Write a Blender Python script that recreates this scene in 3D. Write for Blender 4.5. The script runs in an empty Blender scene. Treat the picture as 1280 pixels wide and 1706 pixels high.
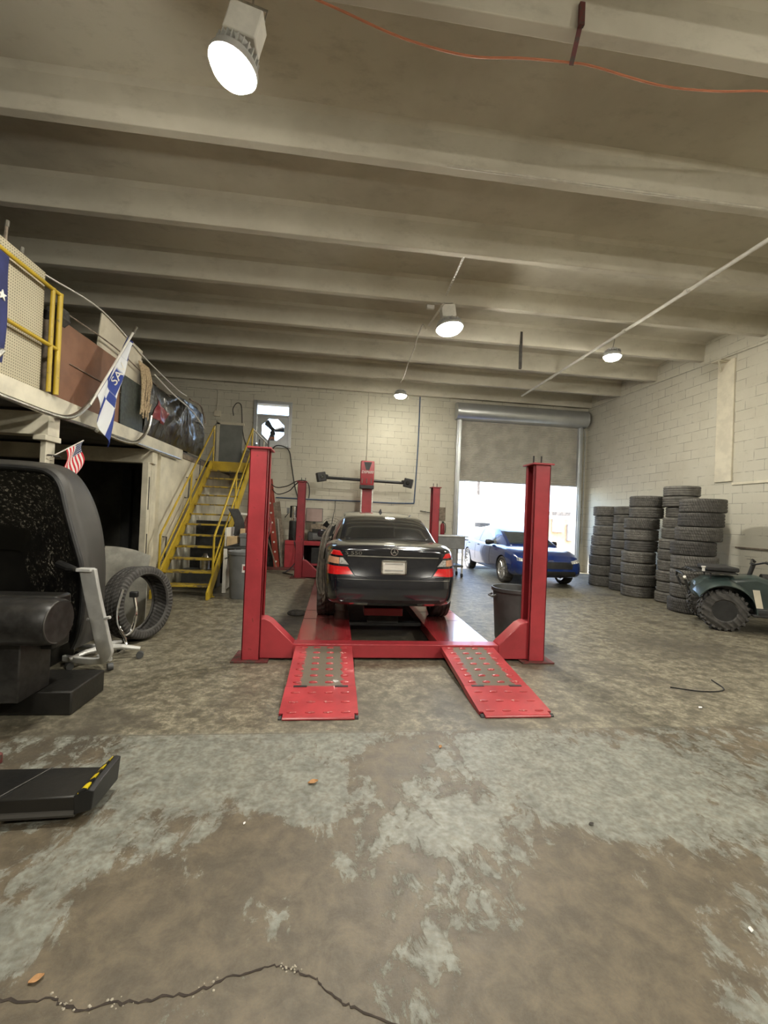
import bpy, bmesh, math, random
from math import sin, cos, pi, radians, sqrt
from mathutils import Vector, Matrix
from mathutils.bvhtree import BVHTree

SC = bpy.context.scene
COL = SC.collection
random.seed(7)

# ------------------------------------------------------------------ camera, sky, sun, exposure
F_PX, YAW, PITCH, ROLL = 715.24, 0.11265, 0.010794, 0.041614
fw = Vector((sin(YAW) * cos(PITCH), cos(YAW) * cos(PITCH), sin(PITCH)))
rt = Vector((cos(YAW), -sin(YAW), 0.0))
up = rt.cross(fw)
rt2 = rt * cos(ROLL) + up * sin(ROLL)
up2 = -rt * sin(ROLL) + up * cos(ROLL)
cam_data = bpy.data.cameras.new('camera')
cam_data.sensor_fit = 'VERTICAL'
cam_data.sensor_height = 36.0
cam_data.lens = F_PX / 1706.0 * 36.0
cam_data.clip_start = 0.05
cam = bpy.data.objects.new('camera', cam_data)
COL.objects.link(cam)
cam.matrix_world = Matrix(((rt2.x, up2.x, -fw.x, 0), (rt2.y, up2.y, -fw.y, 0), (rt2.z, up2.z, -fw.z, 1.5), (0, 0, 0, 1)))
SC.camera = cam

world = bpy.data.worlds.new('sky')
SC.world = world
world.use_nodes = True
wn = world.node_tree.nodes
sky = wn.new('ShaderNodeTexSky')
sky.sky_type = 'NISHITA'
sky.sun_disc = False
sky.sun_elevation = radians(62)
sky.sun_rotation = radians(200)
world.node_tree.links.new(sky.outputs[0], wn['Background'].inputs[0])
SKY_STRENGTH = 1.0
wn['Background'].inputs[1].default_value = SKY_STRENGTH

sun_data = bpy.data.lights.new('sun', 'SUN')
sun_data.energy = 13.0
sun_data.angle = radians(0.6)
sun_data.color = (1.0, 0.93, 0.82)
sun = bpy.data.objects.new('sun', sun_data)
COL.objects.link(sun)
sun.rotation_euler = Vector((0.30, -0.14, -0.94)).to_track_quat('-Z', 'Y').to_euler()
sun.location = (0, 30, 30)

LAMP_STRENGTH = 260.0
SC.view_settings.view_transform = 'Standard'
SC.view_settings.look = 'None'
SC.view_settings.gamma = 1.0
SC.view_settings.exposure = 1.12
SC.cycles.max_bounces = 8
SC.cycles.diffuse_bounces = 5
SC.cycles.glossy_bounces = 4
SC.cycles.sample_clamp_indirect = 6.0
SC.cycles.caustics_reflective = False
SC.cycles.caustics_refractive = False


# ------------------------------------------------------------------ material helper
class NT:
    def __init__(self, name):
        self.m = bpy.data.materials.new(name)
        self.m.use_nodes = True
        self.t = self.m.node_tree
        self.b = self.t.nodes['Principled BSDF']

    def new(self, kind, **kw):
        n = self.t.nodes.new(kind)
        for k, v in kw.items():
            setattr(n, k, v)
        return n

    def put(self, sock, v):
        if hasattr(v, 'is_output') or isinstance(v, bpy.types.NodeSocket):
            self.t.links.new(v, sock)
        elif isinstance(v, (tuple, list)):
            sock.default_value = tuple(v) + ((1.0,) if len(v) == 3 and sock.type == 'RGBA' else ())
        else:
            sock.default_value = v

    def obj(self):
        return self.new('ShaderNodeTexCoord').outputs['Object']

    def uv(self):
        return self.new('ShaderNodeTexCoord').outputs['UV']

    def xyz(self, vec):
        n = self.new('ShaderNodeSeparateXYZ')
        self.put(n.inputs[0], vec)
        return n.outputs

    def comb(self, x, y, z=0.0):
        n = self.new('ShaderNodeCombineXYZ')
        for i, v in enumerate((x, y, z)):
            self.put(n.inputs[i], v)
        return n.outputs[0]

    def noise(self, vec, scale, detail=4.0, rough=0.55, dist=0.0):
        n = self.new('ShaderNodeTexNoise')
        self.put(n.inputs['Vector'], vec)
        n.inputs['Scale'].default_value = scale
        n.inputs['Detail'].default_value = detail
        n.inputs['Roughness'].default_value = rough
        n.inputs['Distortion'].default_value = dist
        return n.outputs[0]

    def vor(self, vec, scale, feature='F1'):
        n = self.new('ShaderNodeTexVoronoi')
        n.feature = feature
        self.put(n.inputs['Vector'], vec)
        n.inputs['Scale'].default_value = scale
        return n.outputs['Distance']

    def math(self, op, a, b=0.0, c=0.0, clamp=False):
        n = self.new('ShaderNodeMath', operation=op, use_clamp=clamp)
        self.put(n.inputs[0], a)
        self.put(n.inputs[1], b)
        self.put(n.inputs[2], c)
        return n.outputs[0]

    def step(self, v, lo, hi):
        n = self.new('ShaderNodeMapRange', clamp=True, interpolation_type='SMOOTHSTEP')
        self.put(n.inputs[0], v)
        n.inputs[1].default_value = lo
        n.inputs[2].default_value = hi
        return n.outputs[0]

    def mix(self, fac, a, b):
        n = self.new('ShaderNodeMix', data_type='RGBA')
        self.put(n.inputs[0], fac)
        self.put(n.inputs[6], a)
        self.put(n.inputs[7], b)
        return n.outputs[2]

    def vmul(self, vec, s):
        n = self.new('ShaderNodeVectorMath', operation='MULTIPLY')
        self.put(n.inputs[0], vec)
        n.inputs[1].default_value = s
        return n.outputs[0]

    def dist(self, vec, p):
        n = self.new('ShaderNodeVectorMath', operation='DISTANCE')
        self.put(n.inputs[0], vec)
        n.inputs[1].default_value = p
        return n.outputs['Value']

    def bump(self, h, strength=0.3, d=0.01):
        n = self.new('ShaderNodeBump')
        n.inputs['Strength'].default_value = strength
        n.inputs['Distance'].default_value = d
        self.put(n.inputs['Height'], h)
        self.put(self.b.inputs['Normal'], n.outputs[0])

    def fin(self, col=None, rough=0.5, metal=0.0, coat=0.0, spec=0.5):
        if col is not None:
            self.put(self.b.inputs['Base Color'], col)
        self.put(self.b.inputs['Roughness'], rough)
        self.put(self.b.inputs['Metallic'], metal)
        self.b.inputs['Coat Weight'].default_value = coat
        self.b.inputs['Coat Roughness'].default_value = 0.06
        self.b.inputs['Specular IOR Level'].default_value = spec
        return self.m


def simple(name, col, rough=0.5, metal=0.0, coat=0.0, var=0.25, scale=9.0, spec=0.5):
    n = NT(name)
    ns = n.noise(n.obj(), scale, 5.0, 0.6)
    dark = tuple(c * (1 - var) for c in col)
    light = tuple(min(1, c * (1 + var)) for c in col)
    return n.fin(n.mix(n.step(ns, 0.35, 0.65), dark, light), rough, metal, coat, spec)


def worn(name, col, under, amount=0.5, rough=0.5, scale=14.0, metal=0.0, coat=0.0):
    n = NT(name)
    o = n.obj()
    a = n.noise(o, scale, 8.0, 0.7)
    c = n.noise(o, scale * 0.25, 4.0, 0.6)
    base = n.mix(n.step(c, 0.3, 0.7), tuple(x * 0.72 for x in col), col)
    return n.fin(n.mix(n.step(a, 1 - amount, 1 - amount + 0.07), base, under), rough, metal, coat)


def emit(name, col, strength):
    n = NT(name)
    n.put(n.b.inputs['Emission Color'], col)
    n.b.inputs['Emission Strength'].default_value = strength
    return n.fin((0.8, 0.8, 0.8), 0.4)


M = {}


# ------------------------------------------------------------------ mesh helper
def base_of(o):
    v = Vector((0, 0, 0))
    while o is not None:
        v += Vector(o.location)
        o = o.parent
    return v


class MB:
    def __init__(self):
        self.v, self.f, self.uvs, self.marks = [], [], {}, []

    def add(self, verts, faces, mat=None):
        n = len(self.v)
        for p in verts:
            p = Vector(p)
            self.v.append(mat @ p if mat is not None else p)
        self.f += [tuple(i + n for i in f) for f in faces]
        return self

    def use(self, slot):
        self.marks.append((len(self.f), slot))
        return self

    def box(self, x0, x1, y0, y1, z0, z1, mat=None):
        vs = [(x, y, z) for z in (z0, z1) for y in (y0, y1) for x in (x0, x1)]
        return self.add(vs, [(0, 2, 3, 1), (4, 5, 7, 6), (0, 1, 5, 4), (2, 6, 7, 3), (0, 4, 6, 2), (1, 3, 7, 5)], mat)

    def bar(self, p0, p1, w, h, upv=(0, 0, 1)):
        p0, p1 = Vector(p0), Vector(p1)
        d = (p1 - p0)
        L = d.length
        d.normalize()
        u = Vector(upv)
        if abs(d.dot(u)) > 0.98:
            u = Vector((0, 1, 0))
        s = d.cross(u).normalized()
        u = s.cross(d)
        m = Matrix(((d.x, s.x, u.x, p0.x), (d.y, s.y, u.y, p0.y), (d.z, s.z, u.z, p0.z), (0, 0, 0, 1)))
        return self.box(0, L, -w / 2, w / 2, -h / 2, h / 2, m)

    def tube(self, pts, r, n=8, closed=False, cap=True):
        pts = [Vector(p) for p in pts]
        k = len(pts)
        rs = list(r) if isinstance(r, (list, tuple)) else [r] * k
        t0 = (pts[1] - pts[0]).normalized()
        u = Vector((0, 0, 1)) if abs(t0.z) < 0.9 else Vector((1, 0, 0))
        u = (u - t0 * u.dot(t0)).normalized()
        rings = []
        for i in range(k):
            if closed:
                t = (pts[(i + 1) % k] - pts[i - 1]).normalized()
            else:
                t = (pts[min(i + 1, k - 1)] - pts[max(i - 1, 0)])
                t = t.normalized() if t.length > 1e-9 else t0
            u = (u - t * u.dot(t))
            u = u.normalized() if u.length > 1e-6 else t.orthogonal().normalized()
            w = t.cross(u)
            rings.append([pts[i] + (u * cos(2 * pi * j / n) + w * sin(2 * pi * j / n)) * rs[i] for j in range(n)])
        return self.loft(rings, cap=cap and not closed, loop=closed)

    def cyl(self, p0, p1, r, n=16, r1=None):
        return self.tube([p0, p1], [r, r if r1 is None else r1], n)

    def loft(self, rings, cap=True, loop=False, mat=None):
        n = len(rings[0])
        k = len(rings)
        vs = [p for r in rings for p in r]
        fs = []
        for i in range(k if loop else k - 1):
            a, b = i * n, ((i + 1) % k) * n
            for j in range(n):
                j2 = (j + 1) % n
                fs.append((a + j, a + j2, b + j2, b + j))
        if cap:
            fs.append(tuple(reversed(range(n))))
            fs.append(tuple(range((k - 1) * n, k * n)))
        return self.add(vs, fs, mat)

    def lathe(self, prof, n=32, mat=None, closed=False):
        """prof: (radius, height) pairs about local Z"""
        rings = []
        for r, h in prof:
            rings.append([(r * cos(2 * pi * j / n), r * sin(2 * pi * j / n), h) for j in range(n)])
        k = len(rings)
        vs = [p for r in rings for p in r]
        fs = []
        for i in range(k if closed else k - 1):
            a, b = i * n, ((i + 1) % k) * n
            for j in range(n):
                j2 = (j + 1) % n
                fs.append((a + j, a + j2, b + j2, b + j))
        if not closed:
            if prof[0][0] > 1e-4:
                fs.append(tuple(reversed(range(n))))
            if prof[-1][0] > 1e-4:
                fs.append(tuple(range((k - 1) * n, k * n)))
        return self.add(vs, fs, mat)

    def prism(self, poly, d0, d1, plane='XZ', mat=None):
        def P(a, b, d):
            return {'XZ': (a, d, b), 'YZ': (d, a, b), 'XY': (a, b, d)}[plane]
        n = len(poly)
        vs = [P(a, b, d0) for a, b in poly] + [P(a, b, d1) for a, b in poly]
        fs = [tuple(range(n)), tuple(range(n, 2 * n))] + [(i, (i + 1) % n, n + (i + 1) % n, n + i) for i in range(n)]
        return self.add(vs, fs, mat)

    def sheet(self, fn, nu, nv, thick=0.004):
        """fn(u,v)->point, both sides and edges, with a UV map"""
        n0 = len(self.v)
        g = [[Vector(fn(i / nu, j / nv)) for j in range(nv + 1)] for i in range(nu + 1)]
        def nrm(i, j):
            a = g[min(i + 1, nu)][j] - g[max(i - 1, 0)][j]
            b = g[i][min(j + 1, nv)] - g[i][max(j - 1, 0)]
            c = a.cross(b)
            return c.normalized() if c.length > 1e-12 else Vector((0, 0, 1))
        top, bot = [], []
        for i in range(nu + 1):
            for j in range(nv + 1):
                k = nrm(i, j) * thick * 0.5
                top.append(g[i][j] + k)
                bot.append(g[i][j] - k)
        N = len(top)
        for s in (0, N):
            for i in range(nu + 1):
                for j in range(nv + 1):
                    self.uvs[n0 + s + i * (nv + 1) + j] = (i / nu, j / nv)
        self.v += top + bot
        ix = lambda i, j: n0 + i * (nv + 1) + j
        for i in range(nu):
            for j in range(nv):
                a, b, c, d = ix(i, j), ix(i + 1, j), ix(i + 1, j + 1), ix(i, j + 1)
                self.f.append((a, b, c, d))
                self.f.append((a + N, d + N, c + N, b + N))
        for i in range(nu):
            for j in (0, nv):
                self.f.append((ix(i, j), ix(i + 1, j), ix(i + 1, j) + N, ix(i, j) + N))
        for j in range(nv):
            for i in (0, nu):
                self.f.append((ix(i, j), ix(i, j + 1), ix(i, j + 1) + N, ix(i, j) + N))
        return self

    def text(self, s, size, depth, mat):
        cu = bpy.data.curves.new('lettering', 'FONT')
        cu.body = s
        cu.size = size
        cu.extrude = depth / 2
        cu.align_x = 'CENTER'
        cu.align_y = 'CENTER'
        cu.resolution_u = 3
        o = bpy.data.objects.new('lettering_source', cu)
        COL.objects.link(o)
        dg = bpy.context.evaluated_depsgraph_get()
        me = bpy.data.meshes.new_from_object(o.evaluated_get(dg))
        vs = [v.co.copy() for v in me.vertices]
        fs = [tuple(p.vertices) for p in me.polygons]
        bpy.data.objects.remove(o)
        bpy.data.curves.remove(cu)
        bpy.data.meshes.remove(me)
        return self.add(vs, fs, mat)

    def mesh(self, name, off=Vector((0, 0, 0)), smooth=32):
        me = bpy.data.meshes.new(name)
        me.from_pydata([p - off for p in self.v], [], self.f)
        if self.uvs:
            uvl = me.uv_layers.new(name='UVMap')
            for lp in me.loops:
                uvl.data[lp.index].uv = self.uvs.get(lp.vertex_index, (0, 0))
        bm = bmesh.new()
        bm.from_mesh(me)
        bmesh.ops.recalc_face_normals(bm, faces=bm.faces)
        bm.to_mesh(me)
        bm.free()
        for (k0, slot), nxt in zip(self.marks, self.marks[1:] + [(len(self.f), 0)]):
            for k in range(k0, nxt[0]):
                me.polygons[k].material_index = slot
        if smooth:
            me.polygons.foreach_set('use_smooth', [True] * len(me.polygons))
            me.set_sharp_from_angle(angle=radians(smooth))
        return me

    def build(self, name, mat, parent=None, label=None, bevel=0.0, smooth=32, cat=None, group=None, kind=None, local=False, seg=2, origin=None):
        if origin is not None:
            off = Vector(origin)
            loc = off - base_of(parent) if parent is not None else off.copy()
        elif parent is not None:
            off = Vector((0, 0, 0)) if local else base_of(parent)
            loc = Vector((0, 0, 0))
        elif kind == 'structure' or local:
            off = loc = Vector((0, 0, 0))
        else:
            xs = [p.x for p in self.v]; ys = [p.y for p in self.v]; zs = [p.z for p in self.v]
            off = loc = Vector(((min(xs) + max(xs)) / 2, (min(ys) + max(ys)) / 2, min(zs)))
        o = bpy.data.objects.new(name, self.mesh(name, off, smooth))
        COL.objects.link(o)
        o.location = loc
        o.parent = parent
        if isinstance(mat, (list, tuple)):
            for m in mat:
                o.data.materials.append(M[m])
        else:
            o.data.materials.append(M[mat])
        if bevel:
            b = o.modifiers.new('edge', 'BEVEL')
            b.width = bevel
            b.segments = seg
            b.limit_method = 'ANGLE'
            b.angle_limit = radians(40)
        tag(o, label, cat, group, kind)
        return o


def tag(o, label=None, cat=None, group=None, kind=None):
    if label:
        o['label'] = label
    if cat:
        o['category'] = cat
    if group:
        o['group'] = group
    if kind:
        o['kind'] = kind
    return o


def thing(name, label, cat, loc=(0, 0, 0), rz=0.0, group=None):
    o = bpy.data.objects.new(name, None)
    o.empty_display_size = 0.1
    COL.objects.link(o)
    o.location = loc
    o.rotation_euler = (0, 0, rz)
    return tag(o, label, cat, group)


def copy_tree(o, parent=None):
    c = o.copy()
    COL.objects.link(c)
    c.parent = parent
    for ch in [x for x in COL.objects if x.parent == o]:
        copy_tree(ch, c)
    return c


def B():
    return MB()


def RotM(loc, rx=0, ry=0, rz=0, s=1.0):
    return Matrix.Translation(Vector(loc)) @ Matrix.Rotation(rz, 4, 'Z') @ Matrix.Rotation(ry, 4, 'Y') @ Matrix.Rotation(rx, 4, 'X') @ Matrix.Scale(s, 4)


def spline(pts, n=6):
    """Catmull-Rom through the points"""
    P = [Vector(p) for p in pts]
    P = [2 * P[0] - P[1]] + P + [2 * P[-1] - P[-2]]
    out = []
    for i in range(1, len(P) - 2):
        a, b, c, d = P[i - 1], P[i], P[i + 1], P[i + 2]
        for k in range(n):
            t = k / n
            out.append(0.5 * ((2 * b) + (c - a) * t + (2 * a - 5 * b + 4 * c - d) * t * t + (3 * b - a - 3 * c + d) * t ** 3))
    out.append(P[-2])
    return out


def lerp(a, b, t):
    return a + (b - a) * t


# ------------------------------------------------------------------ materials
def floor_material():
    n = NT('floor_concrete')
    o = n.obj()
    x, y, z = n.xyz(o)
    n1 = n.noise(o, 1.1, 6, 0.62, 0.5)
    n2 = n.noise(o, 7.5, 10, 0.74, 0.3)
    n3 = n.noise(o, 22.0, 8, 0.72)
    n4 = n.noise(o, 120.0, 3, 0.6)
    # bare concrete, olive tan at the back and browner at the front
    tan = n.mix(n.step(n2, 0.36, 0.66), (0.085, 0.075, 0.050), (0.35, 0.32, 0.23))
    tan = n.mix(n.step(n3, 0.38, 0.62), n.mix(0.7, tan, (0.07, 0.06, 0.042)), tan)
    brown = n.mix(n.step(n2, 0.35, 0.68), (0.068, 0.053, 0.033), (0.15, 0.118, 0.076))
    front = n.step(y, 3.02, 2.96)
    bare = n.mix(front, tan, brown)
    # oil stains, with shade under the lift and by the balancer painted in
    st = n.math('MULTIPLY', n.step(n1, 0.53, 0.68), 0.78)
    bare = n.mix(st, bare, (0.055, 0.047, 0.034))
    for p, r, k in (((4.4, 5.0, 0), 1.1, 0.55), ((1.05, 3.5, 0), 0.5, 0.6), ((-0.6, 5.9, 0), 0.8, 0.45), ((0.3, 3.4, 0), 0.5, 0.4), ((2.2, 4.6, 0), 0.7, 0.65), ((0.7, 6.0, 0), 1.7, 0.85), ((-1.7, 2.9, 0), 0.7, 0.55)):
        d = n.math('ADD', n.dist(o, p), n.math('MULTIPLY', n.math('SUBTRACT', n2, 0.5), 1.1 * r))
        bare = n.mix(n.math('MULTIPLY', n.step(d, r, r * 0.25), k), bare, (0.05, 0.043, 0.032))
    # old grey floor paint in front of the joint, flaked away in patches
    bias = 0.0
    for (px, py), r, k in (((-0.62, 1.52), 0.36, -0.17), ((-0.3, 1.98), 0.24, -0.20), ((-0.1, 1.85), 0.2, -0.12), ((-0.78, 1.75), 0.22, -0.10), ((0.38, 2.66), 0.25, -0.16), ((0.68, 1.36), 0.25, -0.16),
                           ((1.1, 1.6), 0.35, -0.14), ((1.7, 1.7), 0.35, -0.08), ((0.06, 1.55), 0.22, -0.12), ((-0.05, 1.3), 0.3, -0.12), ((0.85, 1.2), 0.35, -0.12),
                           ((-0.7, 2.7), 0.6, 0.16), ((-0.1, 2.35), 0.32, 0.12), ((-0.95, 2.0), 0.22, 0.08), ((-1.02, 1.62), 0.17, 0.16), ((0.05, 2.85), 0.4, 0.1), ((1.3, 2.55), 0.6, 0.1), ((2.0, 2.3), 0.6, 0.10), ((0.6, 2.1), 0.3, 0.08), ((1.55, 2.15), 0.3, 0.1), ((0.42, 1.45), 0.12, 0.1), ((1.9, 1.4), 0.35, 0.06)):
        d = n.dist(o, (px, py, 0))
        bias = n.math('ADD', bias, n.math('MULTIPLY', n.step(d, r * 1.25, r * 0.2), k))
    warp = n.vmul(o, (1.0, 0.62, 1.0))
    flake = n.math('ADD', n.math('MULTIPLY', n.noise(warp, 10.0, 12, 0.76, 0.4), 0.72), n.math('MULTIPLY', n.noise(o, 2.1, 4, 0.55), 0.28))
    pm = n.step(n.math('ADD', flake, bias), 0.485, 0.535)
    pm = n.math('MULTIPLY', pm, front)
    thin = n.math('MULTIPLY', pm, n.math('ADD', 0.40, n.math('MULTIPLY', n.step(n.noise(o, 30.0, 10, 0.78), 0.40, 0.58), 0.60)))
    grey = n.mix(n.step(n2, 0.3, 0.7), (0.155, 0.165, 0.142), (0.29, 0.305, 0.265))
    col = n.mix(thin, bare, grey)
    joint = n.math('COMPARE', y, 2.985, 0.006)
    col = n.mix(n.math('MULTIPLY', joint, 0.5), col, (0.08, 0.07, 0.05))
    grit = n.step(n4, 0.3, 0.7)
    col = n.mix(n.math('MULTIPLY', grit, 0.38), col, (0.10, 0.088, 0.066))
    # trodden dark specks
    sp = n.step(n.vor(o, 34.0), 0.07, 0.045)
    col = n.mix(n.math('MULTIPLY', n.math('MULTIPLY', sp, n.step(n2, 0.5, 0.62)), 0.7), col, (0.05, 0.04, 0.03))
    n.bump(n.math('ADD', n.math('MULTIPLY', pm, 0.5), n3), 0.35, 0.004)
    rough = n.math('ADD', 0.30, n.math('MULTIPLY', n3, 0.40))
    return n.fin(col, rough, spec=0.6)


def block_wall(name, axes, tint):
    n = NT(name)
    o = n.obj()
    c = n.xyz(o)
    vec = n.comb(c[axes[0]], c[axes[1]], 0.0)
    br = n.new('ShaderNodeTexBrick')
    n.put(br.inputs['Vector'], vec)
    br.inputs['Scale'].default_value = 1.0
    br.inputs['Brick Width'].default_value = 0.42
    br.inputs['Row Height'].default_value = 0.205
    br.inputs['Mortar Size'].default_value = 0.008
    br.inputs['Mortar Smooth'].default_value = 0.4
    br.inputs['Color1'].default_value = tint + (1,)
    br.inputs['Color2'].default_value = tuple(t * 0.90 for t in tint) + (1,)
    br.inputs['Mortar'].default_value = tuple(t * 0.50 for t in tint) + (1,)
    a = n.noise(o, 0.8, 5, 0.6)
    b = n.noise(o, 9.0, 8, 0.7)
    # mortar shows only here and there under many coats of paint
    show = n.step(n.noise(o, 2.6, 7, 0.72), 0.42, 0.57)
    col = n.mix(n.math('MULTIPLY', show, 0.9), tuple(t * 0.95 for t in tint), br.outputs['Color'])
    col = n.mix(n.math('MULTIPLY', n.step(a, 0.42, 0.75), 0.30), col, tuple(t * f for t, f in zip(tint, (0.62, 0.58, 0.5))))
    col = n.mix(n.math('MULTIPLY', n.step(b, 0.60, 0.74), 0.35), col, tuple(t * 0.5 for t in tint))
    hole = n.step(n.vor(vec, 1.9), 0.028, 0.018)
    col = n.mix(n.math('MULTIPLY', hole, n.step(a, 0.45, 0.5)), col, (0.10, 0.085, 0.07))
    n.bump(n.math('ADD', n.math('MULTIPLY', br.outputs['Fac'], -0.8), n.math('MULTIPLY', b, 0.5)), 0.35, 0.008)
    return n.fin(col, 0.7, spec=0.3)


def ceiling_material():
    n = NT('ceiling_concrete')
    o = n.obj()
    a = n.noise(o, 0.6, 5, 0.6)
    b = n.noise(n.vmul(o, (0.5, 1, 1)), 6.0, 7, 0.7)
    col = n.mix(n.step(a, 0.35, 0.7), (0.62, 0.585, 0.49), (0.48, 0.445, 0.365))
    col = n.mix(n.math('MULTIPLY', n.step(b, 0.5, 0.75), 0.35), col, (0.30, 0.275, 0.22))
    n.bump(b, 0.2, 0.01)
    return n.fin(col, 0.85, spec=0.2)


def peg_material():
    n = NT('pegboard')
    o = n.obj()
    x, y, z = n.xyz(o)
    s = 1 / 0.028
    fy = n.math('SUBTRACT', n.math('FRACT', n.math('MULTIPLY', y, s)), 0.5)
    fz = n.math('SUBTRACT', n.math('FRACT', n.math('MULTIPLY', z, s)), 0.5)
    d = n.math('SQRT', n.math('ADD', n.math('MULTIPLY', fy, fy), n.math('MULTIPLY', fz, fz)))
    h = n.step(d, 0.22, 0.17)
    ns = n.noise(o, 3.0, 4, 0.6)
    return n.fin(n.mix(h, n.mix(ns, (0.40, 0.36, 0.25), (0.52, 0.47, 0.34)), (0.06, 0.05, 0.035)), 0.7)


def flag_checks():
    n = NT('checked_flag_cloth')
    u, v, _ = n.xyz(n.uv())
    ch = n.new('ShaderNodeTexChecker')
    n.put(ch.inputs['Vector'], n.comb(n.math('ADD', u, 0.001), n.math('ADD', v, 0.001), 0.1))
    ch.inputs['Scale'].default_value = 4.0
    edge = n.math('MAXIMUM', n.step(v, 0.06, 0.05), n.step(v, 0.95, 0.96))
    edge = n.math('MAXIMUM', edge, n.step(u, 0.97, 0.98))
    # white swathe with a blue band across the middle
    mid = n.math('MULTIPLY', n.step(u, 0.34, 0.36), n.step(u, 0.76, 0.74))
    mid = n.math('MULTIPLY', mid, n.math('MULTIPLY', n.step(v, 0.24, 0.26), n.step(v, 0.76, 0.74)))
    band = n.math('MULTIPLY', n.step(n.math('ABSOLUTE', n.math('SUBTRACT', v, 0.5)), 0.17, 0.15), n.step(u, 0.62, 0.58))
    base = n.mix(ch.outputs['Fac'], (0.70, 0.72, 0.74), (0.025, 0.05, 0.25))
    base = n.mix(mid, base, (0.70, 0.72, 0.74))
    base = n.mix(n.math('MULTIPLY', band, mid), base, (0.025, 0.05, 0.25))
    return n.fin(n.mix(edge, base, (0.02, 0.03, 0.16)), 0.75)


def stripes_flag():
    n = NT('striped_flag_cloth')
    u, v, _ = n.xyz(n.uv())
    s = n.math('GREATER_THAN', n.math('FRACT', n.math('MULTIPLY', v, 6.5)), 0.5)
    base = n.mix(s, (0.55, 0.02, 0.035), (0.75, 0.72, 0.68))
    can = n.math('MULTIPLY', n.math('LESS_THAN', u, 0.42), n.math('GREATER_THAN', v, 0.46))
    fu = n.math('SUBTRACT', n.math('FRACT', n.math('MULTIPLY', u, 14.0)), 0.5)
    fv = n.math('SUBTRACT', n.math('FRACT', n.math('MULTIPLY', v, 13.0)), 0.5)
    star = n.math('LESS_THAN', n.math('ADD', n.math('MULTIPLY', fu, fu), n.math('MULTIPLY', fv, fv)), 0.07)
    base = n.mix(can, base, n.mix(star, (0.012, 0.022, 0.09), (0.7, 0.7, 0.7)))
    return n.fin(base, 0.75)


def plastic_film():
    n = NT('black_plastic_film')
    o = n.obj()
    f = n.noise(o, 26.0, 3, 0.6, 1.0)
    n.bump(n.math('ABSOLUTE', n.math('SUBTRACT', f, 0.5)), 0.5, 0.02)
    return n.fin((0.016, 0.016, 0.015), 0.17, coat=0.4, spec=0.9)


def grimy_black(name, specks=True):
    n = NT(name)
    o = n.obj()
    a = n.noise(o, 34.0, 6, 0.75)
    b = n.noise(o, 3.2, 4, 0.6)
    col = n.mix(n.step(b, 0.3, 0.7), (0.006, 0.006, 0.006), (0.016, 0.015, 0.013))
    if specks:
        c = n.math('MULTIPLY', n.step(a, 0.55, 0.61), n.step(b, 0.44, 0.60))
        col = n.mix(c, col, (0.60, 0.56, 0.46))
    n.bump(a, 0.3, 0.004)
    return n.fin(col, n.math('ADD', 0.22, n.math('MULTIPLY', a, 0.3)))


def ramp_material(name, worn_centre):
    """red enamel; the wheel track down the middle is worn to grey metal"""
    n = NT(name)
    o = n.obj()
    x, y, z = n.xyz(o)
    ns = n.noise(o, 26.0, 6, 0.7)
    ln = n.noise(o, 3.0, 5, 0.6)
    red = n.mix(n.step(ln, 0.3, 0.7), (0.30, 0.03, 0.036), (0.46, 0.05, 0.06))
    if worn_centre:
        ax = n.math('ADD', n.math('ABSOLUTE', x), n.math('MULTIPLY', n.math('SUBTRACT', ns, 0.5), 0.16))
        m = n.math('MULTIPLY', n.step(ax, 0.185, 0.165), n.step(n.math('ABSOLUTE', n.math('SUBTRACT', y, worn_centre[0])), worn_centre[1], worn_centre[1] - 0.03))
        red = n.mix(m, red, n.mix(ns, (0.10, 0.085, 0.065), (0.20, 0.17, 0.13)))
    red = n.mix(n.math('MULTIPLY', n.step(ns, 0.58, 0.72), 0.5), red, (0.12, 0.05, 0.045))
    return n.fin(red, 0.30, coat=0.35)


def deck_material():
    """runway top: red enamel scuffed by tyres"""
    n = NT('runway_enamel')
    o = n.obj()
    x, y, z = n.xyz(o)
    a = n.noise(n.vmul(o, (3, 0.6, 1)), 6.0, 6, 0.7)
    b = n.noise(o, 40.0, 5, 0.7)
    red = n.mix(n.step(a, 0.35, 0.7), (0.30, 0.022, 0.028), (0.42, 0.05, 0.055))
    track = n.math('MULTIPLY', n.step(n.math('ABSOLUTE', x), 0.20, 0.08), n.step(a, 0.30, 0.60))
    red = n.mix(n.math('MULTIPLY', track, 0.75), red, (0.16, 0.115, 0.095))
    red = n.mix(n.math('MULTIPLY', n.step(b, 0.56, 0.7), 0.4), red, (0.10, 0.06, 0.05))
    return n.fin(red, n.math('ADD', 0.10, n.math('MULTIPLY', b, 0.16)), coat=0.5, spec=0.8)


def tyre_material(name, col):
    n = NT(name)
    o = n.obj()
    x, y, z = n.xyz(o)
    ang = n.math('ARCTAN2', y, x)
    lug = n.math('SINE', n.math('ADD', n.math('MULTIPLY', ang, 58.0), n.math('MULTIPLY', z, 60.0)))
    ns = n.noise(o, 12.0, 5, 0.65)
    c = n.mix(n.step(ns, 0.3, 0.7), tuple(k * 0.7 for k in col), tuple(k * 1.25 for k in col))
    r = n.math('SQRT', n.math('ADD', n.math('MULTIPLY', x, x), n.math('MULTIPLY', y, y)))
    tread = n.step(r, 0.325, 0.335)
    c = n.mix(n.math('MULTIPLY', tread, n.math('MULTIPLY', n.step(lug, 0.3, 0.8), 0.6)), c, tuple(k * 0.35 for k in col))
    n.bump(n.math('MULTIPLY', lug, tread), 0.5, 0.006)
    return n.fin(c, 0.72, spec=0.35)


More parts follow.
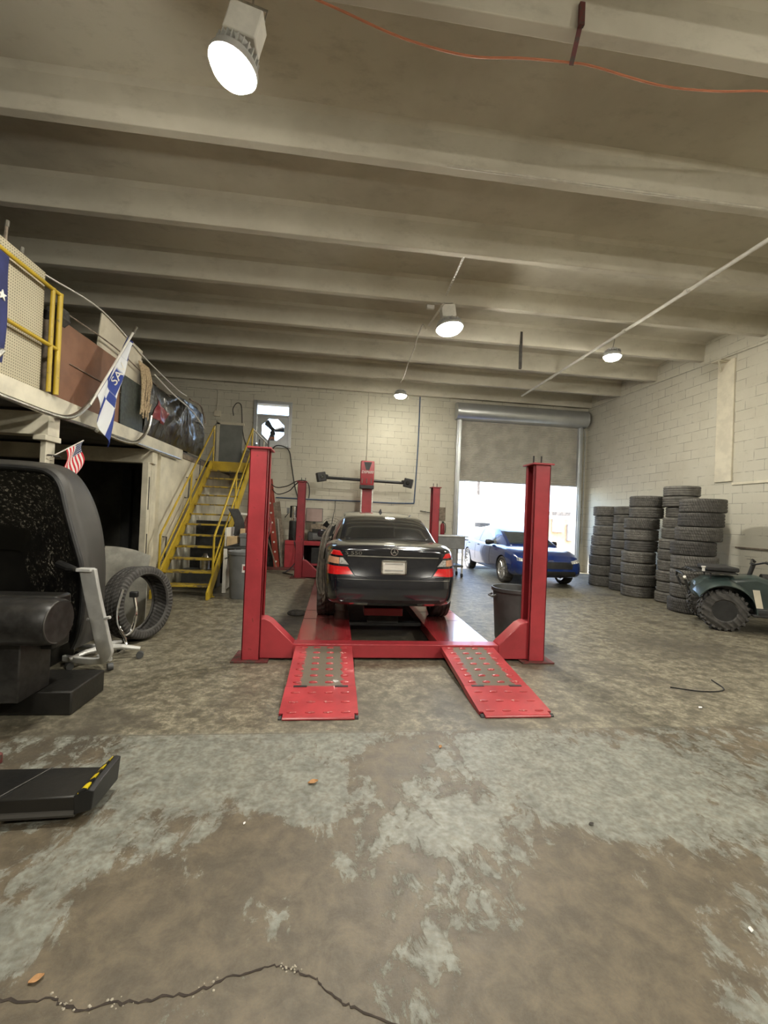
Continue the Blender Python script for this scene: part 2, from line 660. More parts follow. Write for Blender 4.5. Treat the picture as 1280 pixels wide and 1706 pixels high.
def hazard():
    n = NT('hazard_stripes')
    x, y, z = n.xyz(n.obj())
    s = n.math('GREATER_THAN', n.math('FRACT', n.math('MULTIPLY', n.math('ADD', y, n.math('MULTIPLY', x, 0.8)), 15.0)), 0.45)
    return n.fin(n.mix(s, (0.012, 0.012, 0.012), (0.80, 0.62, 0.02)), 0.5)


def corrugated(name, col):
    return simple(name, col, 0.5, 0.0, 0.0, 0.08, 2.0)


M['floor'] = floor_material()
M['wall_back'] = block_wall('painted_block_back', (0, 2), (0.60, 0.57, 0.475))
M['wall_side'] = block_wall('painted_block_side', (1, 2), (0.60, 0.57, 0.475))
M['pilaster'] = simple('painted_pilaster', (0.64, 0.59, 0.47), 0.7, var=0.08, scale=4)
M['ceiling'] = ceiling_material()
M['white_wall'] = worn('painted_partition', (0.72, 0.67, 0.53), (0.22, 0.10, 0.05), 0.33, 0.65, 7.0)
M['white_steel'] = worn('chipped_white_steel', (0.72, 0.67, 0.53), (0.20, 0.10, 0.05), 0.34, 0.5, 12.0)
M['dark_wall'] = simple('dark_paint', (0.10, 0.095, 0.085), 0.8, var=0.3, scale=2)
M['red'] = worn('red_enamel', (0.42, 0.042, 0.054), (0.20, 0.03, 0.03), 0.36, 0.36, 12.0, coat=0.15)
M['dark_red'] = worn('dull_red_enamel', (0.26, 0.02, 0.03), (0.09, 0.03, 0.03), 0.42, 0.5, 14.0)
M['rust_red'] = worn('rusty_base_red', (0.14, 0.03, 0.028), (0.06, 0.04, 0.03), 0.5, 0.6, 20.0)
M['runway'] = deck_material()
M['ramp_worn'] = ramp_material('ramp_red_worn', (0.0, 0.50))
M['ramp_flap'] = ramp_material('ramp_red_plain', None)
M['bump_worn'] = worn('ramp_dimple', (0.40, 0.04, 0.045), (0.55, 0.42, 0.36), 0.42, 0.35, 30.0)
M['yellow'] = worn('yellow_paint', (0.52, 0.36, 0.025), (0.20, 0.15, 0.05), 0.42, 0.45, 13.0)
M['yellow_tread'] = worn('worn_yellow_paint', (0.44, 0.31, 0.03), (0.13, 0.10, 0.055), 0.5, 0.5, 9.0)
M['peg'] = peg_material()
M['brown_board'] = simple('brown_hardboard', (0.215, 0.105, 0.06), 0.6, var=0.12, scale=3)
M['white_board'] = simple('off_white_panel', (0.58, 0.53, 0.42), 0.55, var=0.08, scale=3)
M['steel'] = simple('brushed_steel', (0.55, 0.54, 0.50), 0.32, 1.0, var=0.15, scale=20)
M['galv'] = simple('galvanised_steel', (0.55, 0.57, 0.58), 0.34, 0.75, var=0.05, scale=3)
M['curtain'] = simple('grey_shutter_steel', (0.58, 0.55, 0.49), 0.5, 0.2, var=0.1, scale=3)
M['chrome'] = simple('chrome', (0.80, 0.80, 0.80), 0.08, 1.0, var=0.03)
M['alloy'] = simple('alloy_wheel', (0.62, 0.62, 0.62), 0.25, 0.9, var=0.08)
M['aluminium'] = simple('cast_aluminium', (0.60, 0.60, 0.58), 0.38, 0.35, var=0.08)
M['black'] = simple('black_plastic', (0.016, 0.016, 0.016), 0.45, var=0.3)
M['matte_black'] = simple('matte_black_rubber', (0.022, 0.021, 0.020), 0.8, var=0.35)
M['hood_grey'] = simple('dark_grey_moulding', (0.045, 0.042, 0.037), 0.55, var=0.12, scale=3)
M['grime'] = grimy_black('grime_spattered_black')
M['grime_few'] = simple('greasy_dark_drum', (0.018, 0.017, 0.016), 0.42, var=0.4, scale=20)
M['grime_dark'] = grimy_black('greasy_black', False)
M['grey'] = simple('grey_plastic', (0.16, 0.165, 0.165), 0.55, var=0.12, scale=5)
M['grey_dark'] = simple('dark_grey_plastic', (0.06, 0.062, 0.062), 0.5, var=0.15, scale=5)
M['grey_light'] = simple('light_grey_metal', (0.42, 0.42, 0.40), 0.5, var=0.1)
M['white'] = simple('white_plastic', (0.70, 0.68, 0.62), 0.5, var=0.06)
M['cable_black'] = simple('black_cable', (0.02, 0.02, 0.02), 0.5, var=0.2)
M['cable_blue'] = simple('blue_cable', (0.05, 0.09, 0.17), 0.5, var=0.2)
M['cable_grey'] = simple('grey_conduit_paint', (0.52, 0.49, 0.41), 0.5, var=0.1)
M['cable_orange'] = simple('orange_cord', (0.46, 0.17, 0.09), 0.55, var=0.1)
M['hose_brown'] = simple('dusty_hose', (0.06, 0.05, 0.036), 0.75, var=0.35, scale=25)
M['hose_red'] = simple('red_hose', (0.20, 0.03, 0.03), 0.6, var=0.35, scale=25)
M['cloth_tan'] = simple('tan_rope', (0.42, 0.32, 0.20), 0.9, var=0.3, scale=40)
M['cloth_navy'] = simple('navy_banner', (0.018, 0.024, 0.105), 0.7, var=0.2, scale=5)
M['cloth_dark'] = simple('dark_cloth', (0.05, 0.045, 0.04), 0.9, var=0.35, scale=12)
M['red_cloth'] = simple('red_plastic_film', (0.17, 0.02, 0.026), 0.3, var=0.2, scale=10)
M['cardboard'] = simple('tan_cardboard', (0.50, 0.36, 0.20), 0.8, var=0.12)
M['paper'] = simple('white_paper', (0.72, 0.70, 0.66), 0.8, var=0.04)
M['mesh_green'] = simple('dark_green_board', (0.022, 0.028, 0.022), 0.45, var=0.5, scale=18)
M['wood_grey'] = simple('weathered_timber', (0.20, 0.16, 0.12), 0.75, var=0.3, scale=12)
M['ladder_red'] = worn('red_fibreglass', (0.34, 0.05, 0.03), (0.14, 0.05, 0.03), 0.4, 0.5, 10)
M['panel_grey'] = simple('grey_steel_door', (0.20, 0.205, 0.19), 0.55, var=0.1, scale=3)
M['fender'] = simple('primered_panel', (0.40, 0.39, 0.34), 0.45, 0.2, var=0.18, scale=6)
M['checks'] = flag_checks()
M['usflag'] = stripes_flag()
M['film'] = plastic_film()
M['hazard'] = hazard()
M['lens'] = emit('lamp_lens', (1.0, 0.955, 0.84), LAMP_STRENGTH)
M['lens_mid'] = emit('lamp_lens_dimmer', (1.0, 0.955, 0.80), LAMP_STRENGTH * 0.55)
M['lens_low'] = emit('lamp_lens_dim', (1.0, 0.96, 0.80), LAMP_STRENGTH * 0.42)
M['front_wall'] = simple('dingy_paint', (0.20, 0.185, 0.155), 0.8, var=0.3, scale=1.5)
M['car_black'] = simple('black_car_paint', (0.006, 0.007, 0.012), 0.16, 0.0, 1.0, 0.1, 3, 0.6)
M['car_blue'] = simple('blue_car_paint', (0.008, 0.030, 0.16), 0.25, 0.2, 1.0, 0.1, 3, 0.6)
M['well'] = simple('wheel_well_black', (0.008, 0.008, 0.008), 0.9, var=0.2)
M['glass_dark'] = simple('tinted_glass', (0.010, 0.011, 0.012), 0.04, 0.0, 1.0, 0.05, 3, 0.8)
M['glass_blue'] = simple('car_glass', (0.03, 0.045, 0.05), 0.03, 0.0, 1.0, 0.05, 3, 0.8)
M['lamp_red'] = simple('red_lens', (0.62, 0.012, 0.014), 0.15, 0.0, 0.8, 0.1, 30)
M['lamp_amber'] = simple('amber_lens', (0.62, 0.33, 0.20), 0.15, 0.0, 0.8, 0.1, 30)
M['lamp_clear'] = simple('clear_lens', (0.52, 0.52, 0.50), 0.12, 0.3, 0.8, 0.3, 40)
M['seam'] = simple('panel_gap', (0.003, 0.003, 0.003), 0.9, var=0.1)
M['tyre_a'] = tyre_material('tyre_rubber_dusty', (0.11, 0.104, 0.094))  # all three rubber tones are also lightened to stand for haze
M['tyre_b'] = tyre_material('tyre_rubber_dark', (0.075, 0.071, 0.066))
M['tyre_c'] = tyre_material('tyre_rubber_worn', (0.135, 0.128, 0.116))
M['atv_green'] = simple('quad_green_plastic', (0.036, 0.054, 0.050), 0.35, 0.0, 0.3, 0.15, 5)
M['pavement'] = simple('sunlit_pavement', (0.15, 0.14, 0.125), 0.9, var=0.12, scale=2)
M['siding'] = simple('white_siding', (0.50, 0.50, 0.49), 0.6, var=0.04)
M['tan_wall'] = simple('tan_wall', (0.50, 0.34, 0.20), 0.8, var=0.1)
M['leaf'] = simple('dry_leaf', (0.42, 0.23, 0.10), 0.8, var=0.2, scale=30)
M['crack_dark'] = simple('crack_line', (0.035, 0.026, 0.02), 0.95, var=0.2, scale=30)
M['crack_chip'] = simple('broken_concrete', (0.33, 0.30, 0.24), 0.9, var=0.2, scale=60)
M['skin_pink'] = simple('pinkish_screen', (0.42, 0.31, 0.28), 0.4, var=0.04)


# ------------------------------------------------------------------ the room
ZB, ZS = 5.20, 5.60          # underside of the ceiling ribs and of the slab
YB, XR, XL, YF = 12.90, 7.90, -8.0, -6.0
XM = -3.10                   # face of the mezzanine

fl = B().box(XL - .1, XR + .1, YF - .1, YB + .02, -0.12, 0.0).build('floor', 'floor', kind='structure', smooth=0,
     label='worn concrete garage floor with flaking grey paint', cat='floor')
crk = [(-0.98, 1.43), (-0.86, 1.41), (-0.78, 1.415), (-0.74, 1.385), (-0.68, 1.375), (-0.61, 1.385), (-0.53, 1.385), (-0.43, 1.395), (-0.36, 1.40), (-0.30, 1.43), (-0.21, 1.445), (-0.14, 1.465),
       (-0.09, 1.45), (-0.05, 1.43), (0.0, 1.415), (0.03, 1.38), (0.08, 1.34), (0.12, 1.32), (0.2, 1.285), (0.34, 1.22)]
random.seed(3)
b = B()
pts = []
for i in range(len(crk) - 1):
    for k in range(5):
        t = k / 5
        pts.append((lerp(crk[i][0], crk[i + 1][0], t) + random.uniform(-.004, .004), lerp(crk[i][1], crk[i + 1][1], t) + random.uniform(-.006, .006)))
ws = [random.uniform(.0018, .0055) for _ in pts]
for i in range(len(pts) - 1):
    (x0, y0), (x1, y1) = pts[i], pts[i + 1]
    b.add([(x0, y0 - ws[i], .0015), (x1, y1 - ws[i + 1], .0015), (x1, y1 + ws[i + 1], .0015), (x0, y0 + ws[i], .0015), (x0, y0, -.004), (x1, y1, -.004)],
          [(0, 1, 2, 3), (0, 4, 5, 1), (3, 2, 5, 4), (0, 3, 4), (1, 5, 2)])
b.build('floor_crack', 'crack_dark', fl, smooth=0)
b = B()
for i in range(46):
    x, y = random.choice(pts[8:18] + pts[20:30] + pts[38:46] + pts[56:66] + pts[56:66])
    s = random.uniform(.0015, .004)
    m = RotM((x + random.uniform(-.012, .012), y + random.uniform(-.014, .014), .001), 0, 0, random.uniform(0, 6), s)
    b.lathe([(1.4, 0), (1.0, .5), (.4, .7)], 5, m)
b.build('floor_chips', 'crack_chip', fl, smooth=0, kind='stuff')

ceil = B().box(XL - .1, XR + .1, YF - .1, YB + .2, ZS, ZS + .2).build('ceiling', 'ceiling', kind='structure', smooth=0,
       label='ribbed precast concrete ceiling', cat='ceiling')
prof = [(-0.20, ZS + .02), (-0.135, ZS - .05), (-0.105, ZB), (0.0, ZB), (0.03, ZS - .05), (0.095, ZS + .02)]
rib0 = B().prism(prof, XL, XR + .02, 'YZ').build('ceiling_beam', 'ceiling', ceil, smooth=0, origin=(0, 0, 0), bevel=.008)
rib0['kind'] = 'structure'
for k in range(14):
    r = rib0 if k == 0 else rib0.copy()
    if k:
        COL.objects.link(r)
        r.parent = ceil
    r.location = (0, 12.83 - 1.389 * k, 0)

# back wall with openings for the shutter door and the wall fan
DX0, DX1, DZ = 3.68, 7.62, 4.78
FX0, FX1, FZ0, FZ1 = -2.44, -1.44, 3.43, 4.70
b = B()
for x0, x1, z0, z1 in ((XL - .1, FX0, 0, ZS + .1), (FX0, FX1, 0, FZ0), (FX0, FX1, FZ1, ZS + .1), (FX1, DX0, 0, ZS + .1), (DX0, DX1, DZ, ZS + .1), (DX1, XR + .1, 0, ZS + .1)):
    b.box(x0, x1, YB, YB + .2, z0 - .05, z1)
b.build('wall_back', 'wall_back', kind='structure', smooth=0, label='cream painted block wall behind the lift', cat='wall')
wr = B().box(XR, XR + .2, YF - .1, YB + .2, -.05, ZS + .1).build('wall_right', 'wall_side', kind='structure', smooth=0, label='cream painted block wall behind the tyre stacks', cat='wall')
B().box(XR - .035, XR + .01, 7.78, 8.17, 2.5, 5.0).build('pilaster', 'pilaster', wr, bevel=.01)
B().box(XR - .025, XR + .01, 2.0, 7.78, 2.42, 2.47).build('ledge', 'pilaster', wr, bevel=.008)
B().box(XR - .02, XR + .01, 1.0, 7.66, 1.17, 1.20).build('ledge', 'wood_grey', wr)
b = B().bar((XR - .02, 7.95, 4.97), (XR - .22, 7.95, 4.97), .05, .02).bar((XR - .02, 8.1, 4.8), (XR - .22, 7.96, 4.97), .03, .02).box(XR - .24, XR, 7.88, 8.12, 4.975, 4.995)
b.build('bracket', 'pilaster', wr)
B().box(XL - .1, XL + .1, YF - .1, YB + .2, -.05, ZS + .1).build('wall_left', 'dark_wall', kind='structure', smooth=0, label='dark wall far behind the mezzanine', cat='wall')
B().box(XL - .1, XR + .1, YF - .2, YF, -.05, ZS + .1).build('wall_front', 'front_wall', kind='structure', smooth=0, label='block wall behind the viewer', cat='wall')

# mezzanine deck, store room under it, posts and beams
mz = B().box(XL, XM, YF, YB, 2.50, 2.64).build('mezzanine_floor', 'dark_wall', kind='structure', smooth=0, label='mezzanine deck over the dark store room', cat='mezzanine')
B().box(XM - .04, XM + .012, YF, 9.0, 2.46, 2.665).build('fascia', 'white_steel', mz, bevel=.006)
B().box(XM - .03, XM + .02, 9.0, 10.45, 2.50, 2.60).build('fascia_board', 'wood_grey', mz, bevel=.004)
wp = B()
wp.box(XM - .12, XM, 7.98, YB, 0, 2.50)
wp.build('wall_store', 'white_wall', kind='structure', smooth=0, label='white chipped partition wall beside the yellow stairs', cat='wall')
B().box(XM - .1, XM + .03, 4.9, 5.16, 2.16, 2.22).box(XM - .06, XM - .0, 4.96, 5.11, 0, 2.18).box(XM - .13, XM + .06, 4.9, 5.17, 0, .02).build('column', 'white_steel', kind='structure', bevel=.006, label='white steel post carrying the mezzanine edge', cat='post')
B().box(XL, XM + .03, 4.93, 5.12, 2.22, 2.46).build('beam', 'white_steel', kind='structure', smooth=0, label='white cross beam resting on the mezzanine post', cat='beam')
B().box(XL, XM + .03, 7.55, 7.75, 2.23, 2.46).build('beam', 'white_steel', kind='structure', smooth=0, label='white cross beam over the store room door frame', cat='beam')
b = B().box(XM - .10, XM - .01, 7.50, 7.62, 0, 2.24).box(XM - .10, XM - .02, 7.66, 7.80, 0, 2.24).box(XM - .12, XM - .06, 7.80, 7.98, 0, 2.5)
dfr = b.build('trim_1', 'white_steel', kind='structure', smooth=0, label='chipped white steel frame at the edge of the store room opening', cat='frame')
b = B()
for z in (.5, 1.45):
    b.box(XM - .012, XM - .006, 7.545, 7.575, z, z + .55)
b.build('slot', 'matte_black', dfr)
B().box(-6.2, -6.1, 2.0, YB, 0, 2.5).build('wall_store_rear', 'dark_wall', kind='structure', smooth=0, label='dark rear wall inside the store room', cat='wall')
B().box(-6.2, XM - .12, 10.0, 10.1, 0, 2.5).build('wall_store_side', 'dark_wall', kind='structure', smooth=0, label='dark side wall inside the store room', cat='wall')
b = B().box(-4.6, -4.42, 9.86, 9.98, 0, 2.3).box(-4.2, -4.06, 9.86, 9.98, 0, 2.3)
b.build('trim_2', 'grey_dark', kind='structure', label='dark upright boards at the back of the store room', cat='boards')

# ------------------------------------------------------------------ roller shutter door
door = B()
n = 52
zs0, zs1 = 2.74, 4.80
rings = []
pr_ = []
for i in range(n + 1):
    z = zs0 + (zs1 - zs0) * i / n
    pr_ += [(12.90, z), (12.918, z + .020)]
back = [(y + .012, z) for y, z in reversed(pr_)]
door.prism(pr_ + back, 3.72, 7.58, 'YZ')
dr = door.build('door_1', 'curtain', kind='structure', smooth=20, label='grey roller shutter door half open at the rear wall', cat='door')
B().box(3.72, 7.58, 12.885, 12.935, 2.70, 2.75).build('bottom_bar', 'grey_light', dr, bevel=.006)
for x0, x1 in ((3.60, 3.74), (7.56, 7.70)):
    B().box(x0, x1, 12.80, 12.90, 0, 4.75).box(x0 + .03, x1 - .03, 12.76, 12.80, 0, 4.72).build('guide_rail', 'galv', dr, bevel=.006)
hp = [(12.90, 4.57), (12.72, 4.57)] + [(12.72 + .24 * -sin(a) * .8, 4.82 - .25 * cos(a)) for a in [pi * k / 10 for k in range(1, 10)]] + [(12.72, 5.07), (12.90, 5.07)]
B().prism(hp, 3.56, 7.74, 'YZ').build('hood', 'galv', dr, smooth=40)
for x0 in (3.53, 7.72):
    B().prism([(y - .012, z) for y, z in hp], x0, x0 + .035, 'YZ').build('end_plate', 'galv', dr, smooth=0)
B().tube([(7.80, 12.84, .9), (7.80, 12.84, 4.3), (7.74, 12.8, 4.5)], .018, 8).build('chain_guard', 'grey_light', dr)

# ------------------------------------------------------------------ wall fan in its window
wfan = thing('wall_exhaust_fan', 'square steel exhaust fan with three blades high in the rear wall, daylight behind it', 'fan', (-1.94, YB, FZ0))
b = B()
for x0, x1, z0, z1 in ((FX0 - .05, FX0 + .05, FZ0 - .04, FZ1 + .05), (FX1 - .05, FX1 + .05, FZ0 - .04, FZ1 + .05), (FX0, FX1, FZ0 - .04, FZ0 + .04), (FX0, FX1, FZ1 - .04, FZ1 + .05)):
    b.box(x0, x1, 12.85, 12.99, z0, z1)
b.box(FX0 + .05, FX1 - .05, 12.90, 12.94, 4.30, 4.36)
b.build('frame', 'galv', wfan, bevel=.006)
# panel with a round venturi opening
b = B()
cx_, cz_, R_ = -1.93, 3.92, 0.345
nn = 40
outer, inner = [], []
for k in range(nn):
    a = 2 * pi * k / nn + pi / 8
    dx, dz = cos(a), sin(a)
    t = min(.46 / max(abs(dx), 1e-6), (.46 if dz < 0 else .42) / max(abs(dz), 1e-6))
    outer.append((cx_ + dx * t, cz_ + dz * t))
    q = R_ * cos(pi / 8) / cos(((a - pi / 8) % (pi / 4)) - pi / 8)
    inner.append((cx_ + dx * q, cz_ + dz * q))
vs = [(x, y, z) for y in (12.92, 12.96) for ring in (outer, inner) for x, z in ring]
fs = []
for k in range(nn):
    k2 = (k + 1) % nn
    fs += [(k, k2, nn + k2, nn + k), (2 * nn + k, 3 * nn + k, 3 * nn + k2, 2 * nn + k2), (nn + k, nn + k2, 3 * nn + k2, 3 * nn + k), (k, 2 * nn + k, 2 * nn + k2, k2)]
b.add(vs, fs)
b.build('panel', 'galv', wfan, smooth=0)
for a in (pi * .74, pi * .05, pi * 1.46):
    m = RotM((cx_, 12.99, cz_)) @ Matrix.Rotation(-a, 4, 'Y')
    bb = B()
    bb.add([(.04, -.02, -.045), (.31, -.045, -.10), (.33, -.035, .0), (.30, .03, .085), (.04, .02, .045), (.04, -.012, -.045), (.31, -.037, -.10), (.33, -.027, .0), (.30, .038, .085), (.04, .028, .045)],
           [(0, 1, 2, 3, 4), (9, 8, 7, 6, 5), (0, 5, 6, 1), (1, 6, 7, 2), (2, 7, 8, 3), (3, 8, 9, 4), (4, 9, 5, 0)], m)
    bb.build('blade', 'grey_dark', wfan, smooth=0)
b = B().cyl((cx_, 12.86, cz_), (cx_, 13.0, cz_), .06, 16).cyl((cx_, 12.86, cz_ - .11), (cx_, 12.97, cz_ - .11), .075, 16)
b.build('motor', 'black', wfan)
b = B()
for i in range(5):
    z = 4.38 + i * .06
    b.box(FX0 + .06, FX1 - .06, 12.98, 12.99, z, z + .006)
for i in range(6):
    z = 3.5 + i * .13
    b.box(FX0 + .06, FX1 - .06, 13.07, 13.075, z, z + .008)
b.build('louvre', 'grey_light', wfan)
b = B()
for i in range(6):
    b.tube([(cx_ - .1 + i * .03, 12.9, cz_ - .33 + .02 * i), (cx_ - .06 + i * .02, 12.9, cz_ - .22), (cx_ + .06 - .01 * i, 12.9, cz_ - .25 - .01 * i)], .008, 5)
b.build('cord', 'cable_orange', wfan)

# ------------------------------------------------------------------ outside, seen under the shutter
B().box(-12, 30, YB + .02, 60, -.14, -.02).build('pavement', 'pavement', kind='structure', smooth=0, label='sunlit pavement outside the shutter door', cat='pavement')
b = B()
b.box(8.4, 20, 22.0, 22.4, -.02, 7)
for i in range(32):
    b.box(8.4, 20, 21.985, 22.0, .0 + i * .22, .19 + i * .22)
b.build('siding_building', 'siding', smooth=0, label='white building with horizontal siding across the sunlit yard', cat='building')
b = B().box(-6, 8.3, 27, 27.3, -.02, 6.0)
b.build('yard_wall', 'siding', smooth=0, label='plain white wall at the far side of the yard', cat='wall')


# ------------------------------------------------------------------ four-post lift
lift = thing('four_post_lift', 'red four post car lift with sloped loading ramps, carrying the black sedan', 'car lift', (0.70, 7.2, 0))
def post(x, y, h, s, mat, w=.18, d=.23):
    """C section column, open towards the runways; s=+1 opens to +x"""
    b = B()
    x0, x1 = (x, x + w) if s > 0 else (x - w, x)
    t = .014
    xw0, xw1 = (x, x + t) if s > 0 else (x - t, x)
    b.box(xw0, xw1, y, y + d, .015, h).box(x0, x1, y, y + t, .015, h).box(x0, x1, y + d - t, y + d, .015, h)
    xe0, xe1 = (x1 - t, x1) if s > 0 else (x0, x0 + t)
    b.box(xe0, xe1, y, y + .05, .015, h).box(xe0, xe1, y + d - .05, y + d, .015, h)
    p = b.build('post', mat, lift, bevel=.004)
    B().box(x0 - .03, x1 + .03, y - .02, y + d + .02, h, h + .02).build('top_plate', mat, p, bevel=.004)
    B().box(x0 - .09, x1 + .09, y - .06, y + d + .08, 0, .016).build('base_plate', 'rust_red', p, bevel=.003)
    xl = (x0 + x1) / 2 + .02 * s
    B().box(xl - .02, xl + .02, y + .10, y + .125, .1, h - .02).build('ladder_bar', 'dark_red', p)
    for k in (-.04, .05):
        B().cyl((xl + k, y + .11, h), (xl + k, y + .11, h + .11), .008, 8).build('threaded_rod', 'black', p)
    return p
post(-.875, 4.42, 2.13, 1, 'red')
post(2.305, 4.42, 2.13, -1, 'red')
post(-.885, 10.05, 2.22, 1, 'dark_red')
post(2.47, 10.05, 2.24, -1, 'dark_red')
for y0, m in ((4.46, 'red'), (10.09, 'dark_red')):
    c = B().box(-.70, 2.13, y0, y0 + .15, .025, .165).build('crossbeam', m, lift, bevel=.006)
    for s in (1, -1):
        poly = [(-.84, .02), (-.37, .02), (-.37, .17), (-.60, .39), (-.66, .42), (-.84, .42)]
        if s < 0:
            poly = [(1.43 - x, z) for x, z in poly]
        B().prism(poly, y0 - .01, y0 + .16).build('carriage', m, c, bevel=.008)
for xc, nm in ((-.058, 'L'), (1.46, 'R')):
    b = B().box(xc - .29, xc + .29, 4.60, 10.75, .145, .160).box(xc - .29, xc - .275, 4.60, 10.75, .05, .150).box(xc + .275, xc + .29, 4.60, 10.75, .05, .150)
    rw = b.build('runway', 'runway', lift, origin=(xc, 7.5, 0), bevel=.003)
    for ys in (5.56, 6.05, 8.3, 9.6):
        B().box(xc - .285, xc + .285, ys, ys + .008, .158, .1615).build('seam', 'seam', rw, smooth=0)
    # loading ramp, hinged at the runway end, and the flap at its foot
    A, Bq, Cq = Vector((xc, 4.60, .158)), Vector((xc, 3.62, .066)), Vector((xc, 3.17, .022))
    ang = math.atan2(A.z - Bq.z, A.y - Bq.y)
    org = (A + Bq) / 2
    L = (A - Bq).length
    b = B().box(-.288, .288, -L / 2, L / 2, -.012, 0).box(-.288, -.27, -L / 2, L / 2, -.05, -.005).box(.27, .288, -L / 2, L / 2, -.05, -.005)
    b.use(1)
    for r in range(8):
        for c in range(4):
            m = RotM((-.20 + c * .133, -L / 2 + .07 + r * (L - .13) / 7, 0))
            b.loft([[(.034 * q * cos(a), .016 * q * sin(a), h) for a in [2 * pi * k / 10 for k in range(10)]] for q, h in ((1.2, -.004), (1.0, .006), (.6, .010))], mat=m)
    rp = b.build('ramp', ('ramp_worn', 'bump_worn'), rw, local=True, bevel=.002)
    rp.location = org - base_of(rw)
    rp.rotation_euler = (ang, 0, 0)
    L2 = (Bq - Cq).length
    ang2 = math.atan2(Bq.z - Cq.z, Bq.y - Cq.y)
    org2 = (Bq + Cq) / 2
    wf = .292
    poly = [(-wf, L2 / 2), (wf, L2 / 2), (wf, -L2 / 2 + .05), (wf - .03, -L2 / 2 + .05), (wf - .03, -L2 / 2), (-wf + .03, -L2 / 2), (-wf + .03, -L2 / 2 + .05), (-wf, -L2 / 2 + .05)]
    b = B().prism(poly, -.012, 0, 'XY').box(-wf, -wf + .015, -L2 / 2 + .05, L2 / 2, -.05, -.004).box(wf - .015, wf, -L2 / 2 + .05, L2 / 2, -.05, -.004)
    b.cyl((-wf + .03, -L2 / 2, -.012), (wf - .03, -L2 / 2, -.012), .012, 10)
    b.use(1)
    for r in range(3):
        for c in range(4):
            b.loft([[(.036 * q * cos(a), .012 * q * sin(a), h) for a in [2 * pi * k / 10 for k in range(10)]] for q, h in ((1.15, -.004), (1.0, .005), (.6, .008))], mat=RotM((-.2 + c * .133, -L2 / 2 + .06 + r * .145, 0)))
    fp = b.build('ramp_flap', ('ramp_flap', 'bump_worn'), rw, local=True, bevel=.002)
    fp.location = org2 - base_of(rw)
    fp.rotation_euler = (ang2, 0, 0)
    for s in (-1, 1):
        B().box(s * .17 - .055, s * .17 + .055, L2 / 2 - .012, L2 / 2 + .012, -.008, .004).build('hinge', 'black', fp, local=True)
        B().cyl((s * (wf - .012) - .012, -L2 / 2 + .02, -.026), (s * (wf - .012) + .012, -L2 / 2 + .02, -.026), .022, 12).build('roller', 'black', fp, local=True)

bj = thing('rolling_bridge_jack', 'worn red bridge jack slung between the runways under the black sedan', 'jack', (.66, 5.5, .12))
B().box(.41, .90, 5.38, 5.62, .25, .345).build('body', 'red', bj, bevel=.01)
B().box(.22, 1.165, 5.48, 5.60, .10, .14).box(.46, .86, 5.46, 5.58, .14, .25).build('cross_bar', 'matte_black', bj, bevel=.006)


# ------------------------------------------------------------------ wheels
def tyre_profile(R, r, w):
    """closed lathe profile of a tyre with three tread grooves; local Z is the axle"""
    h = w / 2
    o = [(r, -h * .82), (r + .012, -h * .96), (lerp(r, R, .45), -h), (R - .024, -h * .97), (R - .007, -h * .90), (R, -h * .78)]
    tr = []
    for g in (-.42, 0, .42):
        tr += [(R, h * (g - .08)), (R - .009, h * (g - .06)), (R - .009, h * (g + .06)), (R, h * (g + .08))]
    o += tr + [(R, h * .78), (R - .007, h * .90), (R - .024, h * .97), (lerp(r, R, .45), h), (r + .012, h * .96), (r, h * .82)]
    inn = [(r + .014, h * .74), (lerp(r, R, .5), h * .86), (R - .03, h * .7), (R - .024, 0), (R - .03, -h * .7), (lerp(r, R, .5), -h * .86), (r + .014, -h * .74)]
    return o + inn


def add_wheel(root, x, y, z, R, rimr, w, side, spokes, mats=('tyre_b', 'alloy')):
    m = Matrix.Translation((x, y, z)) @ Matrix.Rotation(side * pi / 2, 4, 'Y')
    t = B().lathe(tyre_profile(R, rimr, w), 48, m, closed=True).build('wheel', mats[0], root, local=True)
    b = B()
    h = w / 2
    b.lathe([(rimr + .012, h * .86), (rimr - .006, h * .86), (rimr - .02, h * .5), (rimr - .04, -h * .8), (rimr + .004, -h * .86), (rimr + .004, -h * .5), (rimr - .008, h * .4)], 40, m, closed=True)
    b.lathe([(0, h * .62), (.05, h * .62), (.06, h * .5), (.06, h * .3), (0, h * .3)], 20, m)
    for k in range(spokes):
        a = 2 * pi * k / spokes
        mm = m @ Matrix.Rotation(a, 4, 'Z')
        b.add([(.04, -.022, h * .40), (rimr - .012, -.034, h * .55), (rimr - .012, .034, h * .55), (.04, .022, h * .40), (.04, -.018, h * .60), (rimr - .012, -.016, h * .74), (rimr - .012, .016, h * .74), (.04, .018, h * .60)],
              [(3, 2, 1, 0), (4, 5, 6, 7), (0, 1, 5, 4), (1, 2, 6, 5), (2, 3, 7, 6), (3, 0, 4, 7)], mm)
    b.build('rim', mats[1], t, local=True)
    b = B().lathe([(0, -h * .1), (rimr * .72, -h * .1), (rimr * .72, h * .02), (0, h * .02)], 28, m)
    b.build('brake_disc', 'steel', t, local=True)
    return t


# ------------------------------------------------------------------ cars
def interp(st, y):
    if y <= st[0][0]:
        return st[0][1:]
    for a, c in zip(st, st[1:]):
        if y <= c[0]:
            t = (y - a[0]) / (c[0] - a[0])
            return tuple(lerp(p, q, t) for p, q in zip(a[1:], c[1:]))
    return st[-1][1:]


def pf(tab, z):
    if z <= tab[0][0]:
        return tab[0][1]
    for a, c in zip(tab, tab[1:]):
        if z <= c[0]:
            return lerp(a[1], c[1], (z - a[0]) / (c[0] - a[0]))
    return tab[-1][1]


